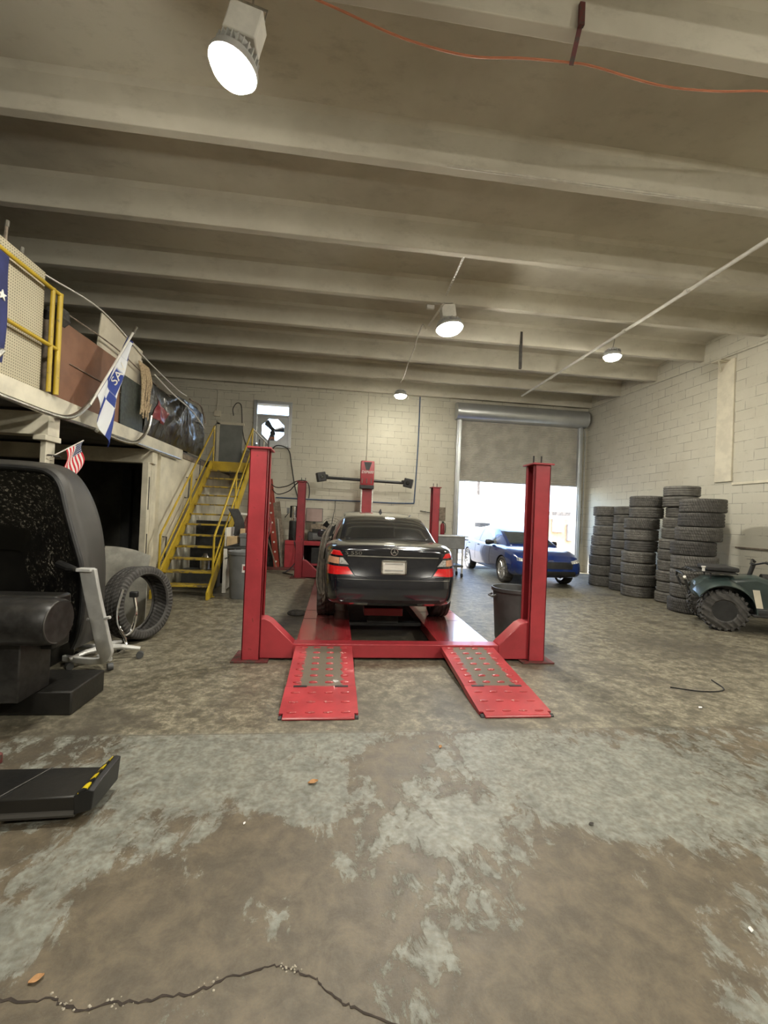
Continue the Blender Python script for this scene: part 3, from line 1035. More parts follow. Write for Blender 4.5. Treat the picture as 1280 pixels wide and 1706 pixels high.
def body_ring(w, zb, zs, zt, crease):
    h = [(0, zb), (.5 * w, zb), (.90 * w, zb + .012), (.972 * w, zb + .07), (.985 * w, lerp(zb, zs, .30)), (w, lerp(zb, zs, .52)), (.995 * w, lerp(zb, zs, .68)), ((.985 - crease) * w, lerp(zb, zs, .86)), (.955 * w, zs),
         (.89 * w, lerp(zs, zt, .55)), (.70 * w, lerp(zs, zt, .86)), (.36 * w, zt - .004), (0, zt)]
    return h


def make_car(root, st, gh, rear, front, wheels, paint, wellr):
    L = st[-1][0]
    ys = [L * .5 * (1 - cos(pi * k / 44)) for k in range(45)]
    rings = []
    for i, y in enumerate(ys):
        w, zb, zs, zt = interp(st, y)
        h = body_ring(w, zb, zs, zt, .012)
        kr, kf = max(0, 1 - y / .55), max(0, 1 - (L - y) / .55)
        ring = []
        full = h + [(-x, z) for x, z in reversed(h[1:-1])]
        for x, z in full:
            ring.append((x, y + kr * pf(rear, z) - kf * pf(front, z), z))
        rings.append(ring)
    b = B()
    b.loft(rings, cap=False)
    nh = 13
    for ring, fn, s in ((rings[0], rear, -1), (rings[-1], front, 1)):
        # bowed end panels between the left and right half of the end ring
        rows = []
        for i in range(nh):
            p = Vector(ring[i])
            q = Vector(ring[(len(ring) - i) % len(ring)]) if 0 < i < nh - 1 else p
            rows.append([Vector((lerp(p.x, q.x, k / 10), p.y + s * .05 * (1 - (2 * k / 10 - 1) ** 2) * (1 if 1 < i < nh - 2 else .4), p.z)) for k in range(11)])
        vs = [v for r in rows for v in r]
        fs = [(i * 11 + k, i * 11 + k + 1, (i + 1) * 11 + k + 1, (i + 1) * 11 + k) for i in range(nh - 1) for k in range(10)]
        b.add(vs, fs)
    me = bpy.data.meshes.new('lower')
    me.from_pydata(b.v, [], b.f)
    bm = bmesh.new(); bm.from_mesh(me)
    bmesh.ops.remove_doubles(bm, verts=bm.verts, dist=.0008)
    bmesh.ops.dissolve_degenerate(bm, edges=bm.edges, dist=.0005)
    bmesh.ops.recalc_face_normals(bm, faces=bm.faces)
    bm.to_mesh(me); bm.free()
    me.materials.append(M[paint]); me.materials.append(M['well'])
    tmp = bpy.data.objects.new('lower', me); COL.objects.link(tmp)
    sm = tmp.modifiers.new('s', 'SUBSURF'); sm.levels = 1
    cutters = []
    for (x, y, z, R) in wheels:
        s = 1 if x > 0 else -1
        cb = B().cyl((s * .52, y, z), (s * 1.3, y, z), wellr, 40)
        cm = cb.mesh('cut', smooth=0)
        cm.materials.append(M['well'])
        c = bpy.data.objects.new('cut', cm); COL.objects.link(c)
        md = tmp.modifiers.new('b', 'BOOLEAN'); md.object = c; md.operation = 'DIFFERENCE'; md.solver = 'EXACT'; md.material_mode = 'TRANSFER'
        cutters.append(c)
    dg = bpy.context.evaluated_depsgraph_get()
    low = bpy.data.meshes.new_from_object(tmp.evaluated_get(dg))
    # greenhouse
    g = B()
    rr = []
    y0, y1 = gh[0][0], gh[-1][0]
    for k in range(33):
        y = lerp(y0, y1, k / 32)
        zr, wr_, wb, zl = interp(gh, y)
        zl2 = zl - .06
        h = [(0, zl2), (wb * .9, zl2), (wb, zl), (lerp(wb, wr_, .45) + .018, lerp(zl, zr, .45)), (lerp(wb, wr_, .82) + .012, lerp(zl, zr, .82)), (wr_, lerp(zl, zr, .95)), (wr_ * .88, zr - .008), (wr_ * .5, zr + .004), (0, zr + .010)]
        rr.append([(x, y, z) for x, z in h + [(-x, z) for x, z in reversed(h[1:-1])]])
    g.loft(rr)
    gm = g.mesh('green', smooth=0)
    t2 = bpy.data.objects.new('green', gm); COL.objects.link(t2)
    s2 = t2.modifiers.new('s', 'SUBSURF'); s2.levels = 2
    dg = bpy.context.evaluated_depsgraph_get()
    gr = bpy.data.meshes.new_from_object(t2.evaluated_get(dg))
    gr.materials.clear(); gr.materials.append(M[paint])
    bm = bmesh.new(); bm.from_mesh(low); bm.from_mesh(gr)
    bvh = BVHTree.FromBMesh(bm)
    out = bpy.data.meshes.new('body')
    bm.to_mesh(out); bm.free()
    out.materials.append(M[paint]); out.materials.append(M['well'])
    out.polygons.foreach_set('use_smooth', [True] * len(out.polygons))
    out.set_sharp_from_angle(angle=radians(38))
    for o in [tmp, t2] + cutters:
        bpy.data.objects.remove(o)
    body = bpy.data.objects.new('body', out)
    COL.objects.link(body); body.parent = root
    return body, bvh


def patch(b, bvh, quad, axis, off=.004, nu=10, nv=6, depth=.012):
    """quad: four corners in the two in-plane axes, laid on the body surface along +-axis"""
    d, far = {'+Y': (Vector((0, 1, 0)), -9), '-Y': (Vector((0, -1, 0)), 12), '-Z': (Vector((0, 0, -1)), 5), '+X': (Vector((1, 0, 0)), -5), '-X': (Vector((-1, 0, 0)), 5)}[axis]
    top, bot = [], []
    q = [Vector(p) for p in quad]
    for i in range(nu + 1):
        for j in range(nv + 1):
            u, v = i / nu, j / nv
            p = (q[0] * (1 - u) + q[1] * u) * (1 - v) + (q[3] * (1 - u) + q[2] * u) * v
            if axis[1] == 'Y':
                o = Vector((p.x, far, p.y))
            elif axis[1] == 'Z':
                o = Vector((p.x, p.y, far))
            else:
                o = Vector((far, p.x, p.y))
            hit, nrm, _, _ = bvh.ray_cast(o, d)
            if hit is None:
                hit = top[-1] + d * off if top else o + d * abs(far)
            top.append(hit - d * off)
            bot.append(hit + d * depth)
    N = len(top)
    ix = lambda i, j: i * (nv + 1) + j
    fs = []
    for i in range(nu):
        for j in range(nv):
            a_, b_, c_, d_ = ix(i, j), ix(i + 1, j), ix(i + 1, j + 1), ix(i, j + 1)
            fs += [(a_, b_, c_, d_), (a_ + N, d_ + N, c_ + N, b_ + N)]
    for i in range(nu):
        for j in (0, nv):
            fs.append((ix(i, j), ix(i + 1, j), ix(i + 1, j) + N, ix(i, j) + N))
    for j in range(nv):
        for i in (0, nu):
            fs.append((ix(i, j), ix(i, j + 1), ix(i, j + 1) + N, ix(i, j) + N))
    b.add(top + bot, fs)
    return b


def seam(b, bvh, pts, axis, r=.004):
    d, far = {'+Y': (Vector((0, 1, 0)), -9), '-Y': (Vector((0, -1, 0)), 12), '-Z': (Vector((0, 0, -1)), 5), '+X': (Vector((1, 0, 0)), -5), '-X': (Vector((-1, 0, 0)), 5)}[axis]
    path = []
    for (a0, b0), (a1, b1) in zip(pts, pts[1:]):
        for k in range(8):
            u, v = lerp(a0, a1, k / 8), lerp(b0, b1, k / 8)
            o = Vector((u, far, v)) if axis[1] == 'Y' else Vector((u, v, far)) if axis[1] == 'Z' else Vector((far, u, v))
            hit, _, _, _ = bvh.ray_cast(o, d)
            if hit is not None:
                path.append(hit)
    if len(path) > 2:
        b.tube(path, r, 5)
    return b


CS = .945
sed = thing('black_sedan', 'black four door sedan standing on the red lift, rear towards the viewer', 'car', (0.69, 4.86, .160))
S_ST = [(0.00, .69, .335, .95, 1.035), (0.05, .745, .32, .97, 1.065), (0.18, .81, .30, .99, 1.08), (0.45, .865, .27, 1.0, 1.105), (0.8, .89, .25, .99, 1.125), (1.2, .925, .24, .975, 1.09), (2.0, .93, .24, .96, 1.0), (3.0, .93, .24, .95, .99),
        (3.7, .925, .24, .945, 1.02), (4.2, .92, .25, .90, .99), (4.7, .89, .26, .82, .90), (5.0, .82, .28, .74, .80), (5.15, .72, .32, .68, .72), (5.2, .62, .36, .62, .66)]
S_GH = [(.66, 1.10, .58, .735, 1.01), (.8, 1.165, .585, .755, 1.0), (1.05, 1.305, .585, .785, .99), (1.4, 1.415, .585, .80, .98), (1.8, 1.47, .58, .81, .97), (2.4, 1.49, .58, .81, .96), (3.0, 1.465, .58, .81, .95), (3.4, 1.36, .59, .80, .95), (3.8, 1.18, .62, .79, .95), (4.15, 1.0, .66, .77, .93)]
S_RE = [(.28, .10), (.33, .06), (.38, .02), (.46, .0), (.62, .0), (.66, .018), (.70, .045), (.90, .072), (.97, .078), (1.03, .060), (1.10, .065)]
S_FR = [(.3, .05), (.45, .0), (.6, .0), (.7, .05)]
WZ = .342
wl = [(s * .81, y, WZ, .342) for y in (1.05, 4.21) for s in (-1, 1)]
body, bv = make_car(sed, S_ST, S_GH, S_RE, S_FR, wl, 'car_black', .375)
for x, y, z, R in wl:
    add_wheel(sed, x, y, z, R, .235, .245, 1 if x > 0 else -1, 10)
b = patch(B(), bv, [(-.655, .70), (.655, .70), (.545, 1.60), (-.545, 1.60)], '-Z', .004, 16, 12)
b.build('rear_window', 'glass_dark', sed, local=True, smooth=50)
b = patch(B(), bv, [(-.70, 4.06), (.70, 4.06), (.56, 3.36), (-.56, 3.36)], '-Z', .004, 14, 10)
b.build('windscreen', 'glass_dark', sed, local=True, smooth=50)
for s, ax in ((-1, '+X'), (1, '-X')):
    for q in ([(1.30, 1.03), (1.95, 1.02), (1.95, 1.37), (1.58, 1.33)], [(1.99, 1.02), (2.75, 1.01), (2.75, 1.385), (1.99, 1.375)], [(2.82, 1.01), (3.74, 1.0), (3.28, 1.32), (2.82, 1.38)]):
        patch(B(), bv, q, ax, .004, 8, 6).build('side_window', 'glass_dark', sed, local=True, smooth=50)
    b = B()
    for pts in ([(1.55, .98), (1.42, .75), (1.42, .5)], [(2.78, 1.0), (2.78, .36)], [(3.75, .97), (3.78, .36)], [(1.5, .34), (3.75, .34)]):
        seam(b, bv, pts, ax)
    b.build('door_gap', 'seam', sed, local=True)
    b = B()
    for y in (1.72, 2.95):
        h = bv.ray_cast(Vector((s * 5, y, .85)), Vector((-s, 0, 0)))[0]
        b.tube([(h.x, y - .1, .85), (h.x + s * .035, y - .07, .85), (h.x + s * .035, y + .07, .85), (h.x, y + .1, .85)], .012, 8)
    b.build('door_handle', 'chrome', sed, local=True)
    # mirror
    b = B().loft([[(s * (.86 + .2 * t), 3.55 + .02 * cos(a) * 3 * r, 1.03 + r * sin(a)) for a in [2 * pi * k / 12 for k in range(12)]] for t, r in ((0, .03), (.2, .06), (.6, .075), (.95, .065), (1.05, .03))])
    b.build('door_mirror', 'car_black', sed, local=True)
    # tail light: red, clear and red bands parted by body colour
    tl = patch(B(), bv, [(s * .80, .70), (s * .49, .715), (s * .555, .80), (s * .815, .805)], '+Y', .006, 12, 5).build('tail_light', 'lamp_red', sed, 'red lower tail light band', local=True, smooth=50)
    patch(B(), bv, [(s * .80, .835), (s * .66, .83), (s * .66, .905), (s * .785, .912)], '+Y', .006, 8, 5).build('indicator_lens', 'lamp_amber', tl, local=True, smooth=50)
    patch(B(), bv, [(s * .655, .83), (s * .545, .825), (s * .615, .905), (s * .655, .906)], '+Y', .006, 6, 5).build('reversing_lens', 'lamp_clear', tl, local=True, smooth=50)
    patch(B(), bv, [(s * .775, .935), (s * .615, .93), (s * .655, .985), (s * .735, .99)], '+Y', .006, 6, 5).build('upper_lens', 'lamp_red', tl, local=True, smooth=50)
    patch(B(), bv, [(s * .52, .33), (s * .32, .33), (s * .30, .375), (s * .52, .375)], '+Y', .012, 5, 3).build('exhaust_tip', 'chrome', sed, local=True)
    b = B()
    seam(b, bv, [(s * .60, 1.0), (s * .535, .80), (s * .47, .70), (s * .30, .675)], '+Y')
    seam(b, bv, [(s * .82, .69), (s * .47, .69)], '+Y')
    b.build('panel_gap', 'seam', sed, local=True)
b = patch(B(), bv, [(-.56, .925), (.56, .925), (.56, .938), (-.56, .938)], '+Y', .014, 24, 1)
b.build('chrome_strip', 'chrome', sed, local=True)
b = patch(B(), bv, [(-.33, .70), (.33, .70), (.27, .90), (-.27, .90)], '+Y', .003, 10, 6).build('plate_recess', 'car_black', sed, local=True, smooth=40)
py_ = bv.ray_cast(Vector((0, -3, .8)), Vector((0, 1, 0)))[0].y
pl = B().box(-.145, .145, py_ - .022, py_ + .01, .735, .885).build('licence_plate', 'white', sed, 'blank pale licence plate in a silver frame', local=True, bevel=.004)
b = B()
for x0, x1, z0, z1 in ((-.155, .155, .875, .895), (-.155, .155, .725, .745), (-.155, -.135, .725, .895), (.135, .155, .725, .895)):
    b.box(x0, x1, py_ - .03, py_ - .018, z0, z1)
b.build('plate_frame', 'steel', pl, local=True, bevel=.003)
for z in (.845, .765):
    B().box(-.11, .11, py_ - .026, py_ - .02, z, z + .017).build('plate_band', 'grey_light', pl, local=True)
ey = bv.ray_cast(Vector((0, -3, .995)), Vector((0, 1, 0)))[0].y - .012
em = B().tube([(.042 * cos(2 * pi * k / 28), ey, .995 + .042 * sin(2 * pi * k / 28)) for k in range(28)], .0045, 8, closed=True)
for k in range(3):
    a = pi / 2 + 2 * pi * k / 3
    t = Vector((cos(a), 0, sin(a)))
    sd = Vector((-t.z, 0, t.x)) * .007
    c0 = Vector((0, ey, .995))
    em.add([c0 - sd + Vector((0, -.005, 0)), c0 + sd + Vector((0, -.005, 0)), c0 + t * .041, c0 - sd + Vector((0, .006, 0)), c0 + sd + Vector((0, .006, 0))], [(0, 1, 2), (3, 2, 4), (0, 2, 3), (1, 4, 2), (0, 3, 4, 1)])
em.build('emblem', 'chrome', sed, local=True)
by = bv.ray_cast(Vector((-.48, -3, .965)), Vector((0, 1, 0)))[0].y
B().text('S 550', .062, .006, Matrix.Translation((-.49, by - .004, .965)) @ Matrix.Rotation(radians(-4), 4, 'Z') @ Matrix.Rotation(pi / 2, 4, 'X') @ Matrix.Scale(1.5, 4, (1, 0, 0))).build('badge_lettering', 'chrome', sed, local=True, smooth=0)
b = patch(B(), bv, [(-.70, .655), (.70, .655), (.70, .66), (-.70, .66)], '+Y', .004, 24, 1).build('bumper_strip', 'chrome', sed, local=True)
b = patch(B(), bv, [(-.62, .345), (.62, .345), (.58, .42), (-.58, .42)], '+Y', .003, 20, 2).build('bumper_insert', 'black', sed, local=True)
B().add([(-.025, 1.80, 1.468), (.025, 1.80, 1.468), (.02, 1.98, 1.478), (-.02, 1.98, 1.478), (-.006, 1.82, 1.54), (.006, 1.82, 1.54)], [(0, 1, 2, 3), (0, 4, 5, 1), (1, 5, 2), (0, 3, 4), (3, 2, 5, 4)]).build('roof_aerial', 'black', sed, local=True, smooth=0)
B().box(-.5, .5, .8, 4.6, .24, .27).build('underbody', 'well', sed, local=True)
sed.scale = (CS, CS, CS)

K5 = thing('blue_sedan', 'blue sedan parked half outside the shutter door, nose towards the viewer', 'car', (5.02, 14.1, 0))
K_ST = [(0, .68, .36, .92, 1.02), (.06, .76, .32, .94, 1.04), (.2, .84, .28, .95, 1.06), (.6, .90, .24, .95, 1.06), (1.2, .925, .22, .94, 1.0), (2.0, .93, .22, .92, .97), (3.0, .93, .22, .90, .95), (3.6, .925, .22, .885, .97), (4.1, .92, .22, .84, .93),
        (4.5, .885, .22, .77, .85), (4.75, .81, .24, .70, .77), (4.86, .72, .27, .64, .70), (4.9, .63, .30, .60, .655)]
K_GH = [(.25, 1.04, .56, .70, .96), (.7, 1.22, .56, .78, .95), (1.2, 1.36, .55, .80, .93), (1.8, 1.425, .55, .80, .92), (2.3, 1.43, .55, .80, .91), (2.8, 1.38, .56, .80, .90), (3.2, 1.26, .58, .79, .89), (3.55, 1.10, .62, .78, .88), (3.85, .95, .66, .76, .88)]
K_RE = [(.3, .08), (.45, .0), (.7, .03), (1.0, .1)]
K_FR = [(.25, .06), (.35, .0), (.5, .01), (.62, .03), (.72, .10)]
kw = [(s * .80, y, .335, .335) for y in (1.12, 3.97) for s in (-1, 1)]
body2, bv2 = make_car(K5, K_ST, K_GH, K_RE, K_FR, kw, 'car_blue', .37)
for x, y, z, R in kw:
    add_wheel(K5, x, y, z, R, .245, .225, 1 if x > 0 else -1, 10)
patch(B(), bv2, [(-.68, 3.76), (.68, 3.76), (.54, 2.86), (-.54, 2.86)], '-Z', .004, 14, 10).build('windscreen', 'glass_blue', K5, local=True, smooth=50)
patch(B(), bv2, [(-.62, .36), (.62, .36), (.52, 1.15), (-.52, 1.15)], '-Z', .004, 14, 10).build('rear_window', 'glass_blue', K5, local=True, smooth=50)
for s, ax in ((-1, '+X'), (1, '-X')):
    for q in ([(.62, .99), (1.0, .975), (1.0, 1.24), (.85, 1.2)], [(1.04, .975), (1.85, .965), (1.85, 1.345), (1.1, 1.28)], [(1.91, .965), (3.25, .945), (2.72, 1.27), (1.91, 1.345)]):
        patch(B(), bv2, q, ax, .004, 8, 6).build('side_window', 'glass_blue', K5, local=True, smooth=50)
    b = B()
    for pts in ([(1.0, .94), (.92, .7), (1.2, .5)], [(1.88, .95), (1.88, .34)], [(3.1, .92), (3.12, .34)]):
        seam(b, bv2, pts, ax)
    b.build('door_gap', 'seam', K5, local=True)
    b = B()
    for y in (1.15, 2.05):
        h = bv2.ray_cast(Vector((s * 5, y, .86)), Vector((-s, 0, 0)))[0]
        b.tube([(h.x, y - .1, .86), (h.x + s * .03, y - .07, .86), (h.x + s * .03, y + .07, .86), (h.x, y + .1, .86)], .012, 8)
    b.build('door_handle', 'car_blue', K5, local=True)
    b = B().loft([[(s * (.80 + .24 * t), 3.12 + .05 * r / .07 * cos(a), .98 + r * sin(a)) for a in [2 * pi * k / 12 for k in range(12)]] for t, r in ((0, .025), (.25, .055), (.6, .075), (.95, .065), (1.03, .03))])
    b.build('door_mirror', 'black', K5, local=True)
    patch(B(), bv2, [(s * .80, .63), (s * .50, .60), (s * .50, .66), (s * .79, .71)], '-Y', .005, 8, 4).build('headlight', 'lamp_clear', K5, local=True, smooth=50)
    for k in range(3):
        b = B()
        patch(b, bv2, [(s * (.60 + k * .07), .615 + k * .01), (s * (.565 + k * .07), .61 + k * .01), (s * (.565 + k * .07), .635 + k * .01), (s * (.60 + k * .07), .64 + k * .01)], '-Y', .012, 2, 2)
        b.build('running_light', 'white', K5, local=True)
patch(B(), bv2, [(-.50, .48), (.50, .48), (.54, .64), (-.54, .64)], '-Y', .006, 16, 4).build('grille', 'black', K5, local=True)
patch(B(), bv2, [(-.62, .29), (.62, .29), (.58, .42), (-.58, .42)], '-Y', .006, 16, 4).build('lower_grille', 'black', K5, local=True)
patch(B(), bv2, [(-.06, .655), (.06, .655), (.06, .675), (-.06, .675)], '-Y', .01, 3, 2).build('emblem', 'chrome', K5, local=True)
K5.rotation_euler = (0, 0, pi)
K5.scale = (.96, .96, .96)


# ------------------------------------------------------------------ tyre stacks along the right wall
STK = [
    ('stack nearest the shutter door', (6.78, 10.15), .33, [1.95, 1.71, 1.47, 1.23, .99, .75, .51, .26, 0.0], [.08, .10, .06, .03, -.01, -.01, -.01, 0]),
    ('second stack from the shutter door', (6.85, 9.48), .31, [1.94, 1.745, 1.55, 1.355, 1.16, .965, .775, .58, .385, .19, 0.0], [.06, .05, .05, .05, .02, .01, .01, 0, 0, 0]),
    ('middle stack of the five', (6.64, 8.72), .33, [2.14, 1.90, 1.665, 1.43, 1.19, .955, .715, .48, .24, 0.0], [.15, .13, .03, .04, .05, -.01, .0, .0, 0]),
    ('tall stack, second from the quad bike', (6.90, 8.02), .32, [2.32, 2.11, 1.90, 1.69, 1.48, 1.265, 1.055, .845, .635, .42, .21, 0.0], [.11, .08, .16, .12, .09, .04, .02, .03, .0, .0, 0]),
    ('wide stack nearest the quad bike', (6.50, 7.15), .36, [2.02, 1.77, 1.515, 1.265, 1.01, .76, .505, .255, 0.0], [.18, .15, .09, .01, .03, .04, .02, 0]),
]
ORD = ['first', 'second', 'third', 'fourth', 'fifth', 'sixth', 'seventh', 'eighth', 'ninth', 'tenth', 'eleventh']
TY = {}
def tyre_mesh(R, w, mat):
    k = (R, w, mat)
    if k not in TY:
        TY[k] = B().lathe(tyre_profile(R, R - .115, w), 72, None, closed=True).mesh('tyre', smooth=40)
        TY[k].materials.append(M[mat])
    return TY[k]
random.seed(11)
for si, (nm, (x, y), R, zz, dx) in enumerate(STK):
    nt = len(dx)
    for i in range(nt):
        h = (zz[i] - zz[i + 1]) * 1.02
        mat = random.choice(['tyre_a', 'tyre_a', 'tyre_b', 'tyre_c'])
        o = bpy.data.objects.new('tyre', tyre_mesh(round(R + random.choice((-.01, 0, .01)), 3), round(h - .004, 3), mat))
        COL.objects.link(o)
        o.location = (x + dx[i], y + random.uniform(-.02, .02), (zz[i] + zz[i + 1]) / 2 * 1.02)
        o.rotation_euler = (random.uniform(-.006, .006), random.uniform(-.006, .006), random.uniform(0, 6))
        wd = {'tyre_a': 'dusty', 'tyre_b': 'dark', 'tyre_c': 'worn pale'}[mat]
        pos = 'topmost' if i == 0 else ('bottom' if i == nt - 1 else ORD[i] + ' from top')
        tag(o, '%s tyre, %s in the %s' % (wd, pos, nm), 'tyre', 'used tyres stacked along the block wall')


# ------------------------------------------------------------------ high bay lamps
def high_bay(label, x, y, z, r, tilt=(0, 0), lens='lens'):
    t = thing('high_bay_lamp', label, 'lamp', (x, y, z), group='round high bay lamps under the ceiling')
    m = Matrix.Translation((x, y, z)) @ Matrix.Rotation(tilt[0], 4, 'X') @ Matrix.Rotation(tilt[1], 4, 'Y')
    B().lathe([(r * 1.06, -.01), (r * 1.08, .02), (r * .98, .05), (r * .66, .085), (r * .64, .14), (r * .4, .15), (0, .15)], 40, m).build('housing', 'grey_light', t, smooth=40)
    b = B()
    for k in range(24):
        a = 2 * pi * k / 24
        b.box(r * .45, r * .95, -.004, .004, .05, .11, m @ Matrix.Rotation(a, 4, 'Z'))
    b.build('heat_sink_rib', 'grey_light', t, smooth=0)
    B().lathe([(0, -.085), (r * .5, -.078), (r * .8, -.060), (r * .95, -.032), (r, -.010), (r, .0), (0, .0)], 40, m).build('lens', lens, t, 'glowing white lens', smooth=60)
    return t, m


def driver_box(t, m, s=1.0):
    B().box(-.11 * s, .11 * s, -.075 * s, .075 * s, .17, .17 + .20 * s, m).build('driver_box', 'white', t, bevel=.012)
    b = B().tube([m @ Vector(p) for p in ((-.10 * s, 0, .37), (-.10 * s, 0, .45), (.10 * s, 0, .45), (.10 * s, 0, .37))], .008, 6)
    b.build('bail', 'steel', t)
    B().cyl(m @ Vector((0, 0, .14)), m @ Vector((0, 0, .18)), .04, 12).build('neck', 'steel', t)


t, m = high_bay('large glaring lamp nearest the viewer, near the ceiling on the left', -.80, 2.93, 4.44, .150, (radians(0), radians(14)))
driver_box(t, m, 1.0)
B().tube([m @ Vector((0, 0, .45)), Vector((-.72, 3.06, 5.22))], .007, 6).build('hanger', 'steel', t)
t, m = high_bay('lamp hanging from a perforated strap over the lift', 1.78, 7.05, 4.72, .215, (radians(-6), radians(-7)))
driver_box(t, m, 1.1)
B().tube([m @ Vector((0, 0, .45)), Vector((1.78, 7.2, 5.21))], .006, 6).build('hanger', 'steel', t)
t, m = high_bay('small looking lamp farthest away, near the rear wall', 1.60, 11.35, 4.76, .16, (0, 0), 'lens_low')
B().tube([(1.60, 11.35, 4.9), (1.60, 11.35, 5.19)], .008, 6).build('hanger', 'cable_grey', t)
t, m = high_bay('lamp hanging beside the long white conduit on the right', 5.22, 7.78, 4.80, .155, (0, 0), 'lens_mid')
B().tube([(5.22, 7.78, 4.94), (5.22, 7.72, 5.11)], .006, 6).build('hanger', 'cable_black', t)
for i, (x, y) in enumerate(((4.6, .9), (-.8, -2.6), (4.6, -2.6))):  # unseen fill lamps, added to light the front of the hall
    t, m = high_bay('added unseen lamp of the same round kind over the front of the hall', x, y, 4.62, .2)
    B().tube([(x, y, 4.77), (x, y, 5.6)], .008, 6).build('hanger', 'cable_grey', t)

# strap, straps and cords under the ceiling
def perforated(p0, p1, w=.032):
    b = B()
    p0, p1 = Vector(p0), Vector(p1)
    n_ = 14
    for k in range(n_ + 1):
        q = p0.lerp(p1, k / n_)
        d = (p1 - p0) / n_
        b.bar(q - d * .2, q + d * .2, w, .003)
    s = (p1 - p0).cross(Vector((0, 0, 1))).normalized() * (w / 2 - .004)
    b.bar(p0 + s, p1 + s, .009, .003).bar(p0 - s, p1 - s, .009, .003)
    return b
perforated((1.64, 5.86, 5.192), (1.62, 6.72, 5.10)).build('perforated_strap', 'white', cat='strap', label='perforated steel strap running from a ceiling rib down to the lamp over the lift')
perforated((1.60, 6.72, 4.98), (1.45, 7.2, 4.80)).build('perforated_strap', 'white', cat='strap', label='short perforated steel strap at the left side of the lamp over the lift')
b = B().tube(spline([(5.23, 11.92, 5.17), (5.23, 9.5, 5.165), (5.24, 7.0, 5.165), (5.24, 4.7, 5.165), (5.24, 2.5, 5.165), (5.24, 0, 5.165)], 4), .028, 10)
cd = b.build('conduit', 'white', cat='conduit', label='long white conduit crossing under the ceiling ribs towards the rear wall')
b = B()
for y in (6.0, 7.43, 8.8, 10.2):
    B().cyl((5.235, y, 5.165), (5.235, y + .07, 5.165), .036, 10).build('coupling', 'white', cd)
B().tube(spline([(7.87, 12.8, 5.19), (7.87, 10, 5.14), (7.87, 7.1, 5.06), (7.87, 3.0, 5.0), (7.87, -2, 5.0)], 4), .014, 8).build('conduit', 'cable_grey', cat='conduit', label='thin conduit along the top of the right hand block wall')
B().tube([(1.0, 4.335, 5.17), (4.0, 4.335, 5.17), (7.85, 4.335, 5.17)], .016, 8).build('conduit', 'cable_grey', cat='conduit', label='grey conduit running along one ceiling rib to the right wall')
B().tube(spline([(-.6, 3.0, 5.16), (-.15, 3.06, 5.11), (.35, 3.1, 5.02), (.84, 3.1, 4.97), (1.25, 3.1, 5.02), (1.64, 3.1, 5.05), (1.85, 3.1, 5.05), (2.4, 3.1, 4.99), (2.9, 3.1, 5.02), (3.35, 3.1, 5.09), (4.3, 3.1, 5.17)], 5), .008, 6).build('extension_lead', 'cable_orange', cat='cord', label='orange cord drooping under the nearest ceiling rib')
b = B().bar((1.655, 2.98, 5.22), (1.655, 3.1, 5.03), .035, .008).box(1.635, 1.675, 2.96, 2.985, 5.19, 5.36)
b.build('cord_hook', 'rust_red', cat='hook', label='rusty hook holding up the orange cord')
B().bar((3.69, 8.56, 5.58), (3.70, 8.56, 4.70), .05, .05).build('hanging_bar', 'cloth_dark', cat='bar', label='dark bar hanging straight down from the ceiling')
B().tube(spline([(1.52, 7.75, 4.98), (1.48, 7.9, 5.13), (1.50, 8.58, 5.16), (1.52, 9.0, 5.1), (1.54, 9.9, 5.1), (1.56, 10.6, 5.02), (1.58, 11.3, 5.1)], 5), .016, 6).build('lamp_cable', 'cable_grey', cat='cable', label='loose grey cable looping between the lamp over the lift and the farthest lamp')
B().box(1.42, 1.55, 7.25, 7.31, 5.13, 5.19).build('junction_box', 'white', cat='box', label='small white junction box under a ceiling rib behind the lamp over the lift', bevel=.005)
B().cyl((2.03, 12.75, 5.14), (2.03, 12.75, 5.05), .04, 12).build('ceiling_sensor', 'white', cat='sensor', label='small round sensor at the top of the rear wall beside the farthest lamp')

# ------------------------------------------------------------------ cables and fittings on the rear wall
def wall_line(name, pts, r, mat, label, cat='cable', n=4):
    B().tube(spline(pts, n) if n else pts, r, 6).build(name, mat, cat=cat, label=label)
wall_line('conduit_pipe', [(.85, 12.885, 5.2), (.86, 12.885, 4.2), (.87, 12.885, 3.1)], .012, 'cable_grey', 'thin grey conduit dropping down the wall to the alignment tower', 'conduit')
wall_line('power_cable', [(2.42, 12.88, 5.2), (2.42, 12.88, 4.0), (2.40, 12.88, 3.0), (2.37, 12.88, 2.1), (2.36, 12.88, 1.96), (2.30, 12.88, 1.94), (1.6, 12.88, 1.92), (.6, 12.88, 1.93), (-.4, 12.88, 1.92), (-1.75, 12.88, 1.93)], .018, 'cable_blue', 'blue cable down the rear wall and along it behind the tower', n=3)
wall_line('power_cable', [(-3.06, 12.88, 4.25), (-3.08, 12.86, 4.45), (-2.98, 12.86, 4.62), (-2.86, 12.86, 4.58), (-2.82, 12.86, 4.3), (-2.78, 12.87, 3.8), (-2.66, 12.87, 3.4), (-2.5, 12.87, 3.25)], .012, 'cable_black', 'black cable looped on the wall left of the exhaust fan')
wall_line('power_cable', [(-1.97, 12.86, 2.7), (-1.95, 12.84, 3.1), (-1.85, 12.84, 3.42), (-1.6, 12.84, 3.44), (-1.42, 12.84, 3.3), (-1.34, 12.84, 2.9), (-1.22, 12.84, 2.3), (-1.1, 12.84, 1.9)], .016, 'cable_black', 'black cable looping below the exhaust fan and down to the pump')
